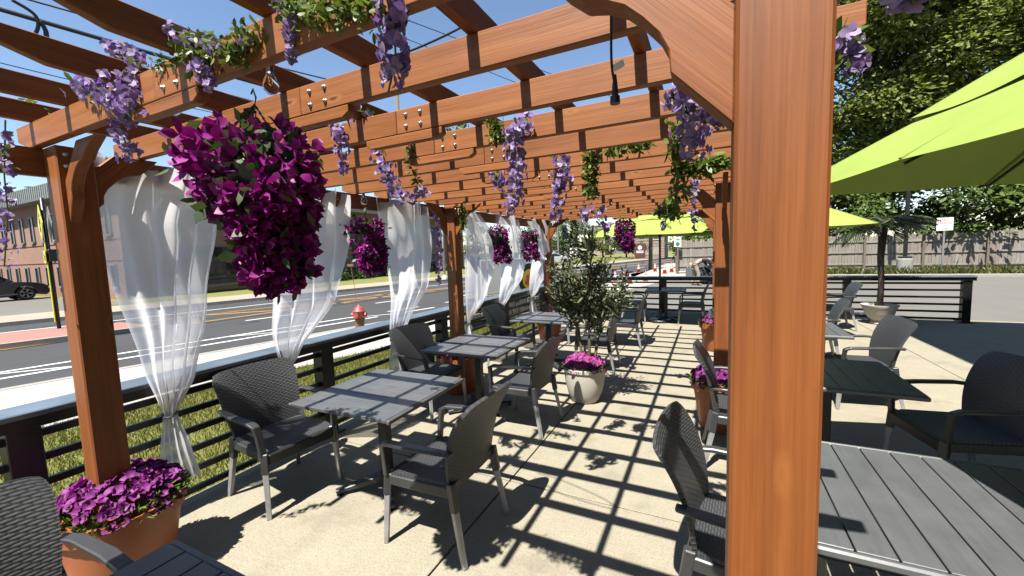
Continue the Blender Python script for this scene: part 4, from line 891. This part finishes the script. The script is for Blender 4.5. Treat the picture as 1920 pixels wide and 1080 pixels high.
# ------------------------------------------------------------------ poles and wires
def lamp(x, y, h, label, mat='white_paint', arm=(1, 0), r_=.09, grp=None):
    p_ = empty('street_lamp', (x, y, -.06), 0, label, 'street lamp', grp); MB().tube([(0, 0, 0), (0, 0, h)], [r_, r_*.6], 12).build('pole', M[mat], p_, smooth=True); MB().lathe([(r_*2, 0), (r_*2, .12), (r_*1.2, .3)], 14).build('base', M[mat], p_)
    a = Vector((arm[0], arm[1], 0)); ar = MB().tube([(0, 0, h-.05), a*.4+Vector((0, 0, h+.12)), a*.9+Vector((0, 0, h+.18))], .03, 8).build('arm', M[mat], p_, smooth=True); MB().bar(a*.85+Vector((0, 0, h+.19)), a*1.5+Vector((0, 0, h+.24)), .26, .09, w1=.18, h1=.05).build('lamp_head', M['black_paint' if mat != 'white_paint' else 'trim_grey'], ar, bevel=.02); return p_
lamp(-17.2, 24.1, 8.5, 'white street lamp pole across the road behind the second left-hand post', arm=(.9, -.2))
lamp(-39.5, 10.9, 6.9, 'dark street lamp whose head shows above the roof of the brick building', 'black_paint', (-.95, -.2), .06)
def upole(x, y, h, label, lean=0, box=False):
    p_ = empty('utility_pole', (x, y, -.06), 0, label, 'utility pole'); MB().tube([(0, 0, 0), (lean, 0, h)], [.16, .11], 12).build('pole', M['pole_wood'], p_, smooth=True)
    ca = MB().bar((lean-1.1, 0, h-.6), (lean+1.1, 0, h-.6), .1, .12).build('crossarm', M['pole_wood'], p_)
    for k in (-1, -.45, .45, 1): MB().lathe([(.04, 0), (.05, .05), (.03, .1), (.04, .14), (0, .16)], 8, c=(lean+k, 0, h-.54)).build('insulator', M['trim_grey'], ca)
    if box: MB().box((.42, -.1, 3.6), (.28, .25, 1.2)).build('meter_box', M['trim_grey'], p_); MB().bar((.1, -.1, 1.7), (1.0, -.2, 2.3), .09, .05).build('bracket', M['trim_grey'], p_)
    return p_
upole(-4.25, 33.6, 9.5, 'weathered wooden utility pole beyond the orange cones', .1, True); upole(-17.9, 20.9, 12.6, 'tall wooden utility pole rising behind the rafters at centre', 0); upole(-21, 74, 11, 'distant utility pole with crossarm beyond the traffic light')
WG = 'overhead wires along the road'
def wire(p0_, p1_, r_, label, sag=.3, ext=(3, 3)):
    p0_, p1_ = Vector(p0_), Vector(p1_); d = p1_-p0_; a, b_ = p0_-d*ext[0], p1_+d*ext[1]; pts = []
    for k in range(25): q = k/24; p_ = a.lerp(b_, q); pts.append(p_-Vector((0, 0, sag*4*q*(1-q)-sag)))
    tag(MB().tube(pts, r_, 5).build('overhead_wire', M['cable'], smooth=True), label, 'wire', WG)
wire(atZ(0, 18, 7.6), atZ(310, 108, 7.6), .055, 'thickest black cable bundle crossing the sky at top left', .1); wire(atZ(0, 55, 8), atZ(190, 110, 8), .016, 'thin wire just below the thick cable bundle at top left', .1)
wire(atZ(0, 118, 8), atZ(145, 153, 8), .016, 'lowest thin wire in the sky at the left edge', .1); wire(atZ(45, 0, 8.4), atZ(120, 20, 8.4), .025, 'short stretch of cable at the very top left corner', .1, (3, 12))
wire(atZ(690, 10, 11.5), atZ(1010, 130, 11.5), .018, 'thin wire seen between the rafters at top centre', .0, (1, 2)); wire(atZ(780, 80, 11.2), atZ(930, 140, 11.2), .016, 'second thin wire seen between the rafters', .0, (2, 3))
wire((-19, 58, 6.6), (6, 52, 7.2), .03, 'traffic light span wire beyond the pergola end', .25, (0, .3)); wire((-24, 62, 8.2), (-2, 56, 8.8), .02, 'high wire over the distant crossroads', .2, (.2, .3))
lp_ = [atX(22, 0, -13.2), atX(62, 25, -13.2), atX(72, 48, -13.2), atX(60, 72, -13.2), atX(40, 78, -13.2)]; cable(lp_, .035, 'slack_loop', 'black slack cable loop hanging from the wires at top left', 'cable'); cable([atX(75, 40, -13.2), atX(86, 60, -13.2), atX(88, 85, -13.2)], .045, 'slack_loop', 'short thick cable tail beside the slack loop at top left', 'cable')
# ------------------------------------------------------------------ monument sign behind the railing
ms = empty('monument_sign', (-4.55, 9.6, -.07), 0, 'white monument sign with a black and yellow round logo on a stone base', 'sign')
nv = Vector((.95, -.31, 0)).normalized(); tv = Vector((.31, .95, 0)).normalized()
cb = MB().bar(-tv*1.35+Vector((0, 0, 1.20)), tv*1.35+Vector((0, 0, 1.20)), .22, .84).build('cabinet', M['sign_white'], ms, bevel=.01)
for s in (-1.42, 1.42): MB().box(tv*s+Vector((0, 0, .85)), (.16, .16, 1.7)).build('post', M['black_paint'], ms)
fc = facing(nv, nv*.114+tv*.35+Vector((0, 0, 1.06)))
def disc(r0, r1, z, n=48):
    b_ = MB()
    if r0 == 0: b_.add([(math.cos(2*math.pi*k/n)*r1, math.sin(2*math.pi*k/n)*r1, z) for k in range(n)], [tuple(range(n))])
    else:
        b_.add([(math.cos(2*math.pi*k/n)*r_, math.sin(2*math.pi*k/n)*r_, z) for r_ in (r0, r1) for k in range(n)], [(k, (k+1) % n, n+(k+1) % n, n+k) for k in range(n)])
    return b_
disc(.265, .42, 0).build('logo_ring', M['black_print'], ms, mtx=fc); disc(0, .264, .001).build('logo_disc', M['logo_yellow'], ms, mtx=fc)
MB().add([(-.20, -.10, .004), (-.13, .02, .004), (-.10, .13, .004), (-.03, .09, .004), (.0, .17, .004), (.05, .07, .004), (.06, -.04, .004), (.12, -.12, .004), (.0, -.16, .004)], [tuple(range(9))]).build('logo_flame', M['logo_red'], ms, mtx=fc)
for ch, a in (('O', 62), ('N', 38)):
    text(ch, .155, 'sign_white', ms, fc @ Matrix.Rotation(R(a-90), 4, 'Z') @ Matrix.Translation((0, .342, .004)))
MB().box((.56, -.03, .003), (.26, .17, .006)).build('logo_badge', M['black_print'], ms, mtx=fc); MB().box((.56, -.03, .008), (.17, .06, .004)).build('badge_stripe', M['trim_grey'], ms, mtx=fc)
for r_ in range(4):
    x = -1.7+random.uniform(-.1, 0)
    while x < 1.7:
        wd = random.uniform(.22, .46); MB().box((0, 0, 0), (.32+random.uniform(-.03, .03), wd-.015, .185)).build('stone', M['stone'], ms, mtx=facing(Vector((0, 0, 1)), tv*(x+wd/2)+Vector((0, 0, .1+r_*.195))) if False else Matrix.Translation(tv*(x+wd/2)+Vector((0, 0, .1+r_*.195))) @ Matrix.Rotation(R(-18), 4, 'Z'), bevel=.018); x += wd
# ------------------------------------------------------------------ cones
def make_cone():
    c = empty('traffic_cone'); MB().box((0, 0, .02), (.36, .36, .04)).build('base', M['orange_plastic'], c, bevel=.01); MB().lathe([(.14, .04), (.035, .72), (0, .73)], 20).build('body', M['orange_plastic'], c, smooth=True)
    for z0, z1 in ((.30, .42), (.50, .58)): f_ = lambda z: .14-.105*(z-.04)/.68+.003; MB().lathe([(f_(z0), z0), (f_(z1), z1)], 20, cap=False).build('reflective_band', M['sign_white'], c, smooth=True)
    return c
CN = make_cone()
for k, ((x, y, s), lb) in enumerate(zip([(-4.1, 21.8, 1), (-3.6, 20.8, 1.0), (-3.1, 22.5, 1), (-4.7, 22.5, 1.05), (-4.6, 30.0, 1.2), (-3.6, 31.0, 1.2), (-2.7, 28.4, 1.3), (-2.4, 30.0, 1.3)], ['orange cone between the two nearest ones beyond the far railing', 'nearest orange cone beyond the far railing', 'orange cone just left of the far railing post', 'leftmost orange cone by the olive tree crown', 'farther orange cone left of the utility pole', 'farther orange cone at the foot of the utility pole', 'orange cone left of the board fence end', 'orange cone closest to the board fence end'])):
    o = CN if k == 0 else copy_tree(CN); s *= .72; o.location = (x, y, -.03); o.scale = (s, s, s); tag(o, lb, 'traffic cone', 'orange traffic cones by the driveway')
# ------------------------------------------------------------------ board fence
fe = empty('board_fence', (-2, 28.7, 0), 0, 'weathered grey board fence along the back of the car park', 'fence'); bd = []
for k in range(4):
    hh = 1.9+.05*k; bd.append(MB().prism([(0, -.068), (hh-.05, -.068), (hh, -.03), (hh, .03), (hh-.05, .068), (0, .068)], -.009, .009).mesh('board')); bd[-1].materials.append(M['fence_wood'])
for k in range(178):
    x = k*.145; o = bpy.data.objects.new('board', bd[random.randrange(4)]); COL.objects.link(o); o.parent = fe
    mx = Matrix(((0, 0, 1, x), (0, -1, 0, random.uniform(-.004, .004)), (1, 0, 0, .08+random.uniform(-.02, .02)+.06*math.sin(x*.35)), (0, 0, 0, 1))); o.matrix_local = mx @ Matrix.Rotation(random.uniform(-.012, .012), 4, 'Z')
for s in range(11):
    for z in (.30, .95, 1.55): MB().bar((-1.18, 0, 0), (1.18, 0, 0), .04, .09).build('fence_rail', M['fence_wood'], fe, loc=(1.2+s*2.4, -.04, z+.1+.06*math.sin((1.2+s*2.4)*.35)), bevel=.006)
for s in range(12): MB().box((0, 0, 1.0), (.10, .10, 2.0)).build('fence_post', M['pole_wood'], fe, loc=(s*2.4, -.11, .02), bevel=.006)
sg = empty('fence_sign', (-1.9, 28.3, 0), 0, 'white sign with a green symbol at the end of the board fence', 'sign'); MB().box((0, 0, 1.0), (.10, .10, 2.0)).build('post', M['pole_wood'], sg); MB().box((0, -.06, 2.02), (.42, .02, .62)).build('panel', M['sign_white'], sg); disc(.0, .13, 0, 24).build('symbol', M['sign_green'], sg, mtx=facing((0, -1, 0), (0, -.073, 1.88))); MB().bar((-.12, 0, 0), (.12, 0, 0), .05, .02).build('symbol_bar', M['black_print'], sg, mtx=facing((0, -1, 0), (0, -.072, 2.16)))
npk = empty('no_parking_sign', (10.2, 27.1, 0), 0, 'white no parking sign on a grey post before the board fence', 'sign'); MB().box((0, 0, 1.2), (.07, .04, 2.4)).build('post', M['trim_grey'], npk); MB().box((0, -.03, 2.38), (.60, .012, .62)).build('panel', M['sign_white'], npk)
for tx, z, sz, mt in (('NO', 2.58, .16, 'sign_red'), ('PARKING', 2.43, .13, 'sign_red'), ('ANY', 2.29, .10, 'black_print'), ('TIME', 2.17, .10, 'black_print')): text(tx, sz, mt, npk, facing((0, -1, 0), (0, -.038, z)))
lpst = empty('car_park_lamp', (8.45, 26.0, 0), 0, 'black lamp post on a concrete block before the board fence', 'lamp post'); MB().lathe([(.30, 0), (.30, .75), (.27, .80), (.02, .80)], 24).build('concrete_base', M['kerb'], lpst); MB().box((0, 0, .84), (.42, .42, .09)).build('base_plate', M['black_paint'], lpst, bevel=.01); MB().box((0, 0, 4.0), (.13, .13, 6.3)).build('pole', M['black_paint'], lpst); MB().box((.0, -.4, 7.1), (.35, .8, .14)).build('lamp_head', M['black_paint'], lpst, bevel=.02)
ntn = empty('prohibition_sign', (-12.5, 40, 0), 0, 'small white sign with a crossed red circle beyond the olive tree', 'sign'); MB().box((0, 0, .8), (.08, .05, 1.8)).build('post', M['trim_grey'], ntn); MB().box((0, -.04, 1.55), (.75, .02, .85)).build('panel', M['sign_white'], ntn); disc(.20, .27, 0, 28).build('red_ring', M['sign_red'], ntn, mtx=facing((0, -1, 0), (0, -.053, 1.6))); MB().bar((-.18, .18, 0), (.18, -.18, 0), .06, .004).build('red_slash', M['sign_red'], ntn, mtx=facing((0, -1, 0), (0, -.055, 1.6))); MB().bar((0, -.16, 0), (0, .14, 0), .05, .002).build('arrow_symbol', M['black_print'], ntn, mtx=facing((0, -1, 0), (0, -.052, 1.6)))
bs = empty('roadside_sign', (-8.1, 54, 0), 0, 'dark brown roadside sign with a white round emblem', 'sign'); MB().box((0, 0, 1.35), (1.3, .2, 1.9)).build('panel', M['sign_brown'], bs, bevel=.02); disc(0, .26, 0, 24).build('emblem', M['sign_white'], bs, mtx=facing((0, -1, 0), (0, -.105, 1.75)))
for z in (1.3, 1.12): MB().bar((-.45, 0, 0), (.45, 0, 0), .10, .004).build('text_line', M['sign_white'], bs, mtx=facing((0, -1, 0), (0, -.105, z)))
tl = empty('traffic_light', (-20.1, 60, 0), 0, 'black traffic light hanging against the sky past the pergola end', 'traffic light'); MB().box((0, 0, 4.5), (.75, .5, 2.1)).build('housing', M['black_paint'], tl, bevel=.05); MB().tube([(0, 0, 5.5), (0, 0, 6.6)], .03, 6).build('hanger', M['cable'], tl)
for z in (3.85, 4.5, 5.15): MB().lathe([(.0, 0), (.2, .0), (.24, .12), (.21, .12)], 14, cap=False).build('lens', M['dark_glass'], tl, mtx=facing((0, -1, 0), (0, -.26, z)))
MB().tube([(-1.3, .5, 0), (-1.3, .5, 7.2)], [.14, .10], 10).build('pole', M['trim_grey'], tl)
hs = empty('distant_house', (-8.8, 68, 0), 0, 'tan sided house behind the brown roadside sign', 'building'); MB().box((0, 3, 2.6), (4.6, 6, 5.2)).build('wall', M['siding'], hs)
for k in range(12): MB().box((0, -.02, .25+k*.42), (4.64, .03, .03)).build('clapboard', M['siding'], hs)
MB().box((0, -.03, 1.2), (3.0, .05, 1.3)).build('porch_panel', M['stucco'], hs); rr_ = MB().prism([(-2.7, 5.2), (2.7, 5.2), (0, 6.9)], -.4, 6.4).build('roof', M['roof_metal'], hs)
for x in (-1.1, 1.1): w_ = MB().box((x, -.03, 3.6), (.8, .04, 1.2)).build('window', M['window_glass'], hs); MB().box((x, -.05, 2.96), (1.0, .08, .08)).build('sill', M['white_paint'], w_)
h2 = empty('distant_house', (-43, 108, 0), 0, 'low grey roofed house far down the road', 'building'); MB().box((0, 3, 1.4), (9, 6, 2.8)).build('wall', M['stucco'], h2); MB().prism([(-5, 2.8), (5, 2.8), (3.4, 4.6), (-3.4, 4.6)], -.5, 6.5).build('roof', M['roof_metal'], h2)
for x in (-2.5, 0, 2.5): MB().box((x, -.03, 1.5), (1.1, .05, 1.1)).build('window', M['window_glass'], h2)
h3 = empty('distant_building', (-30, 118, 0), 0, 'cream building showing above the trees far off', 'building'); MB().box((0, 3, 4.2), (5, 6, 8.4)).build('wall', M['stucco'], h3); MB().box((0, 3, 8.6), (5.4, 6.4, .4)).build('parapet', M['fascia'], h3)
for x in (-1.5, 0, 1.5):
    for z in (5, 7): MB().box((x, -.03, z), (.8, .05, 1.1)).build('window', M['window_glass'], h3)
# ------------------------------------------------------------------ cars
def car(x, y, rot, paint, label, suv=True):
    c = empty('parked_car', (x, y, -.06), R(rot), label, 'car'); zr = 1.66 if suv else 1.46; Lh = 2.32; wb = 1.42; wr = .37
    def arch(cx, a0, a1): return [(cx+math.cos(R(a))*(wr+.06), wr+math.sin(R(a))*(wr+.06)) for a in np.linspace(a0, a1, 9)]
    prof = [(-Lh, .42), (-Lh+.05, .95), (-Lh+.18, 1.05), (-1.2, 1.06), (.95, 1.04), (1.75, .98), (2.16, .86), (Lh-.01, .70), (Lh, .36)]+[(Lh-.12, .24)]+arch(wb, -10, 190)+[(wb-.6, .22), (-wb+.6, .22)]+arch(-wb, -10, 190)+[(-Lh+.1, .26)]
    MB().prism(prof, -.92, .92).build('body', M[paint], c, bevel=.03)
    cab = MB(); b0 = [(-2.12, 1.05), (1.0, 1.04)]; sect = [(-2.14, 1.03, .86), (1.05, 1.03, .86), (.18, zr, .68), (-1.72, zr, .68)]
    vs = [(a, s*w_, z) for s in (-1, 1) for a, z, w_ in sect]; cab.add(vs, [(0, 1, 2, 3), (7, 6, 5, 4), (0, 4, 5, 1), (1, 5, 6, 2), (2, 6, 7, 3), (3, 7, 4, 0)]).build('cabin', M['dark_glass'], c, bevel=.03)
    MB().box((-.77, 0, zr+.012), (1.95, 1.36, .04)).build('roof', M[paint], c, bevel=.015)
    for s in (-1, 1):
        for (xa, xb) in ((1.02, .17), (-.42, -.42), (-2.1, -1.7)): MB().bar((xa, s*.865, 1.04), (xb, s*.69, zr), .07, .05).build('pillar', M[paint], c)
        MB().box((.80, s*.98, 1.08), (.16, .16, .13)).build('mirror', M[paint], c, bevel=.02); MB().box((0, s*.925, .36), (2.2, .02, .06)).build('side_trim', M['trim_grey'], c); MB().bar((1.30, s*.923, .62), (1.42, s*.923, .80), .02, .04).build('vent_trim', M['steel'], c)
        MB().box((2.17, s*.70, .74), (.22, .40, .15)).build('headlight', M['trim_grey'], c, bevel=.03); MB().box((-2.26, s*.74, .86), (.14, .34, .20)).build('tail_light', M['sign_red'], c, bevel=.02)
        for wx in (wb, -wb):
            rm = Matrix.Translation((wx, s*.80, wr)) @ Matrix.Rotation(R(90 if s < 0 else -90), 4, 'X')
            wh = MB().lathe([(.22, -.11), (wr-.03, -.11), (wr, -.07), (wr, .07), (wr-.03, .11), (.25, .115), (.24, .09)], 28).build('wheel', M['tyre'], c, mtx=rm, smooth=False)
            rmb = MB().lathe([(.24, .09), (.23, .05), (.05, .075), (.0, .08)], 28)
            for k in range(5):
                for e in (-.13, .13): a = 2*math.pi*k/5+e; rmb.bar((math.cos(a)*.05, math.sin(a)*.05, .10), (math.cos(a)*.235, math.sin(a)*.235, .10), .03, .025)
            rmb.lathe([(.225, .08), (.245, .12), (.225, .125)], 28, cap=False).build('rim', M['alloy'], wh)
    MB().box((2.30, 0, .56), (.06, .9, .22)).build('grille', M['black_paint'], c, bevel=.02); return c
car(-35.4, 7.0, 90, 'car_blue', 'dark blue car parked before the brick building at the left edge')
kcar = car(1.40, 20.45, 150, 'car_silver', 'silver car with an open door in the car park behind the far railing', False)
MB().box((0, 0, .72), (1.0, .06, .70)).build('open_door', M['car_silver'], kcar, mtx=Matrix.Translation((.55, -1.38, 0)) @ Matrix.Rotation(R(62), 4, 'Z'), bevel=.02)
df = MB()
for a, b_ in (((-.48, 1.05), (-.40, 1.45)), ((-.40, 1.45), (.20, 1.44)), ((.20, 1.44), (.48, 1.05))): df.bar((a[0], 0, a[1]), (b_[0], 0, b_[1]), .05, .05)
df.build('door_frame', M['black_paint'], kcar, mtx=Matrix.Translation((.55, -1.38, 0)) @ Matrix.Rotation(R(62), 4, 'Z'))
car(-17.5, 47, 62, 'white_paint', 'white car far down the road beyond the third left-hand post', False)
# ------------------------------------------------------------------ person bending into the silver car
def skin(name, verts, edges, rad, mat, parent, mtx=None):
    me = bpy.data.meshes.new(name); me.from_pydata(verts, edges, []); o = bpy.data.objects.new('tmp', me); COL.objects.link(o); md = o.modifiers.new('s', 'SKIN'); o.modifiers.new('b', 'SUBSURF').levels = 2
    for k, sv in enumerate(me.skin_vertices[0].data): r_ = rad[k]; sv.radius = r_ if isinstance(r_, tuple) else (r_, r_)
    me.skin_vertices[0].data[0].use_root = True
    bpy.context.view_layer.update(); m2 = bpy.data.meshes.new_from_object(o.evaluated_get(bpy.context.evaluated_depsgraph_get())); bpy.data.objects.remove(o); m2.name = name; return link(name, m2, M[mat], parent, mtx=mtx, smooth=True)
# local frame: +x is where the person faces; pelvis high, torso bent forward, head low, arms reaching
J = dict(pel=(0, 0, .92), spn=(.20, 0, 1.08), chs=(.44, 0, 1.13), nck=(.60, 0, 1.14), hd=(.70, 0, 1.12), hd2=(.82, 0, 1.10), shl=(.48, .19, 1.12), shr=(.48, -.19, 1.12), ell=(.62, .24, .88), elr=(.64, -.22, .90), wrl=(.86, .20, .82), wrr=(.88, -.16, .84), hal=(.94, .19, .81), har=(.96, -.15, .83), hpl=(-.02, .10, .88), hpr=(-.02, -.10, .88), knl=(.05, .13, .48), knr=(.12, -.12, .50), anl=(-.06, .14, .08), anr=(.10, -.13, .08), tol=(.10, .15, .04), tor=(.26, -.14, .04))
ks = list(J); ix = {k: i for i, k in enumerate(ks)}
ed = [('pel', 'spn'), ('spn', 'chs'), ('chs', 'nck'), ('nck', 'hd'), ('hd', 'hd2'), ('chs', 'shl'), ('chs', 'shr'), ('shl', 'ell'), ('ell', 'wrl'), ('wrl', 'hal'), ('shr', 'elr'), ('elr', 'wrr'), ('wrr', 'har'), ('pel', 'hpl'), ('pel', 'hpr'), ('hpl', 'knl'), ('knl', 'anl'), ('anl', 'tol'), ('hpr', 'knr'), ('knr', 'anr'), ('anr', 'tor')]
rad = dict(pel=.12, spn=.12, chs=.125, nck=.055, hd=.09, hd2=.085, shl=.06, shr=.06, ell=.042, elr=.042, wrl=.03, wrr=.03, hal=.032, har=.032, hpl=.085, hpr=.085, knl=.06, knr=.06, anl=.042, anr=.042, tol=.04, tor=.04)
pe = skin('person', [J[k] for k in ks], [(ix[a], ix[b_]) for a, b_ in ed], [rad[k] for k in ks], 'skin', None)
pe.location = (-.62, 19.75, -.03); pe.rotation_euler = (0, 0, R(25)); tag(pe, 'person in black top and tan trousers bending into the open car door', 'person')
def cloth(name, keys, grow, mat):
    ii = {k: i for i, k in enumerate(keys)}; e_ = [(ii[a], ii[b_]) for a, b_ in ed if a in ii and b_ in ii]; return skin(name, [J[k] for k in keys], e_, [rad[k]+grow for k in keys], mat, pe)
cloth('shirt', ['spn', 'chs', 'shl', 'shr', 'ell', 'elr'], .022, 'shirt_black'); cloth('trousers', ['pel', 'hpl', 'hpr', 'knl', 'knr', 'anl', 'anr'], .025, 'trousers_tan')
MB().lathe([(.0, .11), (.06, .10), (.10, .05), (.105, -.01), (.07, -.03)], 14, c=(.77, 0, 1.135), cap=False).build('hair', M['hair_dark'], pe, smooth=True)
# ================================================================== TREES
def tree(x, y, h, cr, label, n, leaf, mat, seed=0, trunk=.22, base=.25, squash=1.0, group=None, clumps=60, zoff=0, droop=-.25):
    rg = np.random.default_rng(seed); rn = random.Random(seed); t_ = empty('tree', (x, y, zoff), 0, label, 'tree', group)
    pts = [(0, 0, 0), (.05*cr*rn.uniform(-1, 1), .05*cr*rn.uniform(-1, 1), h*.3), (.1*cr*rn.uniform(-1, 1), .1*cr*rn.uniform(-1, 1), h*.6), (0, 0, h*.92)]; tk = MB().tube(pts, [trunk, trunk*.8, trunk*.5, trunk*.1], 9).build('trunk', M['bark'], t_, smooth=True)
    zc = h*(base+(1-base)/2); rz = h*(1-base)/2; C = rg.normal(size=(clumps, 3)); C = C/np.linalg.norm(C, axis=1, keepdims=True)*rg.uniform(.45, 1.0, (clumps, 1))**.6; C = C*np.array([cr, cr*squash, rz])*np.array([1, 1, 1]); C[:, 2] += zc
    lb = MB()
    for k in range(0, clumps, 2):
        z0 = max(h*.15, min(h*.8, C[k][2]-cr*.45)); a = Vector((0, 0, z0)); e = Vector(C[k]); lb.tube([a, a.lerp(e, .5)+Vector((0, 0, .1*cr)), e], [trunk*.28, trunk*.18, trunk*.05], 5, cap=False)
    lb.build('limbs', M['bark'], t_)
    k = rg.integers(0, clumps, n); cs_ = cr*rg.uniform(.22, .42, clumps); off = rg.normal(size=(n, 3)); off = off/np.linalg.norm(off, axis=1, keepdims=True)*rg.uniform(.35, 1, (n, 1))*cs_[k][:, None]*np.array([1.15, 1.15, .62])
    P_ = C[k]+off; D = nrm(off*np.array([1, 1, .3])+rg.normal(size=(n, 3))*.35*cr*.3+np.array([0, 0, droop*cr*.25])); N_ = nrm(np.array([0, -.55, .8])+rg.normal(size=(n, 3))*.5)
    tag(link('crown', np_mesh('crown', *kites(P_, D, leaf*rg.uniform(.6, 1.35, n), leaf*.55*rg.uniform(.7, 1.2, n), N_)), M[mat], t_), kind='stuff'); return t_
BG = 'trees behind the board fence'
tree(8.5, 33.5, 23, 5.2, 'tall leafy tree rising behind the board fence just right of the big post', 62000, .33, 'tree_leaf', 11, .35, .18, group=BG, clumps=120)
tree(15.5, 34.5, 24, 6.0, 'tall leafy tree behind the board fence above the no parking sign', 64000, .33, 'tree_leaf', 12, .38, .18, group=BG, clumps=130)
tree(23.0, 36, 24, 6.2, 'tall leafy tree behind the board fence at the right edge', 44000, .36, 'tree_leaf', 13, .38, .15, group=BG, clumps=110)
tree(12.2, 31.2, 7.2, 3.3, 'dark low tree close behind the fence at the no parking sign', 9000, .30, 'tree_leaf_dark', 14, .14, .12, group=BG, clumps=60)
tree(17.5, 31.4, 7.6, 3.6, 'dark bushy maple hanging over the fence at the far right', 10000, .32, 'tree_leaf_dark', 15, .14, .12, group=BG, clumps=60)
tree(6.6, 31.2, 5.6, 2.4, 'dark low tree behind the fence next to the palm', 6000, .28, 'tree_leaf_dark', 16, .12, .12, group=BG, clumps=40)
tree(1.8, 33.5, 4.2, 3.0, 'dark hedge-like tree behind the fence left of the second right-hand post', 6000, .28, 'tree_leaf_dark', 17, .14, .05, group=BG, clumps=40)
tree(-1.4, 36.5, 3.6, 1.6, 'light green small tree behind the fence end below the far umbrella', 3600, .22, 'hedge_leaf', 18, .09, .08, clumps=26)
FG = 'distant trees along the road'
for k, (x, y, h, cr, mt, lb) in enumerate([(-24.5, 78, 8.2, 3.4, 'hedge_leaf', 'bright green round tree far off above the olive tree'), (-19.5, 82, 7.0, 3.2, 'tree_leaf', 'round tree far off right of the bright green one'), (-14.5, 80, 7.4, 3.4, 'hedge_leaf', 'far tree just left of the distant magenta basket'), (-30, 84, 8, 3.8, 'tree_leaf_dark', 'dark far tree left of the traffic light'), (-36, 90, 10, 4.5, 'tree_leaf_dark', 'dark far tree half hidden by the third left-hand post'), (-11, 70, 5.5, 2.6, 'tree_leaf', 'far tree behind the tan house'), (-1, 66, 6.5, 4, 'tree_leaf_dark', 'far tree above the end of the board fence'), (-44, 70, 9, 4, 'tree_leaf', 'tree beyond the end of the brick building')]):
    tree(x, y, h, cr, lb, 3000, .42, mt, 30+k, .18, .12, group=FG, clumps=34)
def conifer(x, y, h, label, seed):
    rg = np.random.default_rng(seed); t_ = empty('conifer_tree', (x, y, 0), 0, label, 'tree', FG); MB().tube([(0, 0, 0), (0, 0, h)], [.16, .02], 7).build('trunk', M['bark'], t_); n = 3200; u_ = rg.uniform(0, 1, n)**.7; a = rg.uniform(0, 6.283, n); r_ = (1-u_*.97)*h*.20*rg.uniform(.4, 1.05, n)*(.75+.25*np.sin(u_*60)); z = h*(.08+.92*u_)
    C = np.stack([np.cos(a)*r_, np.sin(a)*r_, z], 1); D = np.stack([np.cos(a), np.sin(a), np.full(n, -.45)], 1)+rg.normal(0, .25, (n, 3)); tag(link('crown', np_mesh('crown', *kites(C, D, rg.uniform(.25, .5, n), .13)), M['conifer'], t_), kind='stuff')
conifer(-20.6, 66, 7.2, 'dark pointed conifer below the traffic light', 51); conifer(-25.5, 66, 6.2, 'dark pointed conifer left of the traffic light pole', 52)
def shrub(x, y, r_, h, label, seed):
    rg = np.random.default_rng(seed); t_ = empty('shrub', (x, y, -.07), 0, label, 'shrub', 'low shrubs along the brick building'); n = 900; C = rg.normal(size=(n, 3))*np.array([r_*.45, r_*.45, h*.28])+np.array([0, 0, h*.5]); C[:, 2] = np.abs(C[:, 2]); tag(link('foliage', np_mesh('foliage', *kites(C, rg.normal(size=(n, 3)), .16, .09)), M['hedge_leaf'], t_), kind='stuff'); MB().tube([(0, 0, 0), (0, 0, h*.5)], .03, 5).build('stem', M['bark'], t_)
for k, (y, lb) in enumerate(((22.4, 'low shrub at the foot of the brick building left of the second basket'), (24.8, 'low shrub by the brick building window right behind the second basket'), (28.5, 'low shrub at the brick building behind the third curtain'), (32.5, 'low shrub by the brick building left of the white lamp pole'), (36.5, 'low shrub at the far end of the brick building'))): shrub(-26.0, y, .9, .75, lb, 60+k)
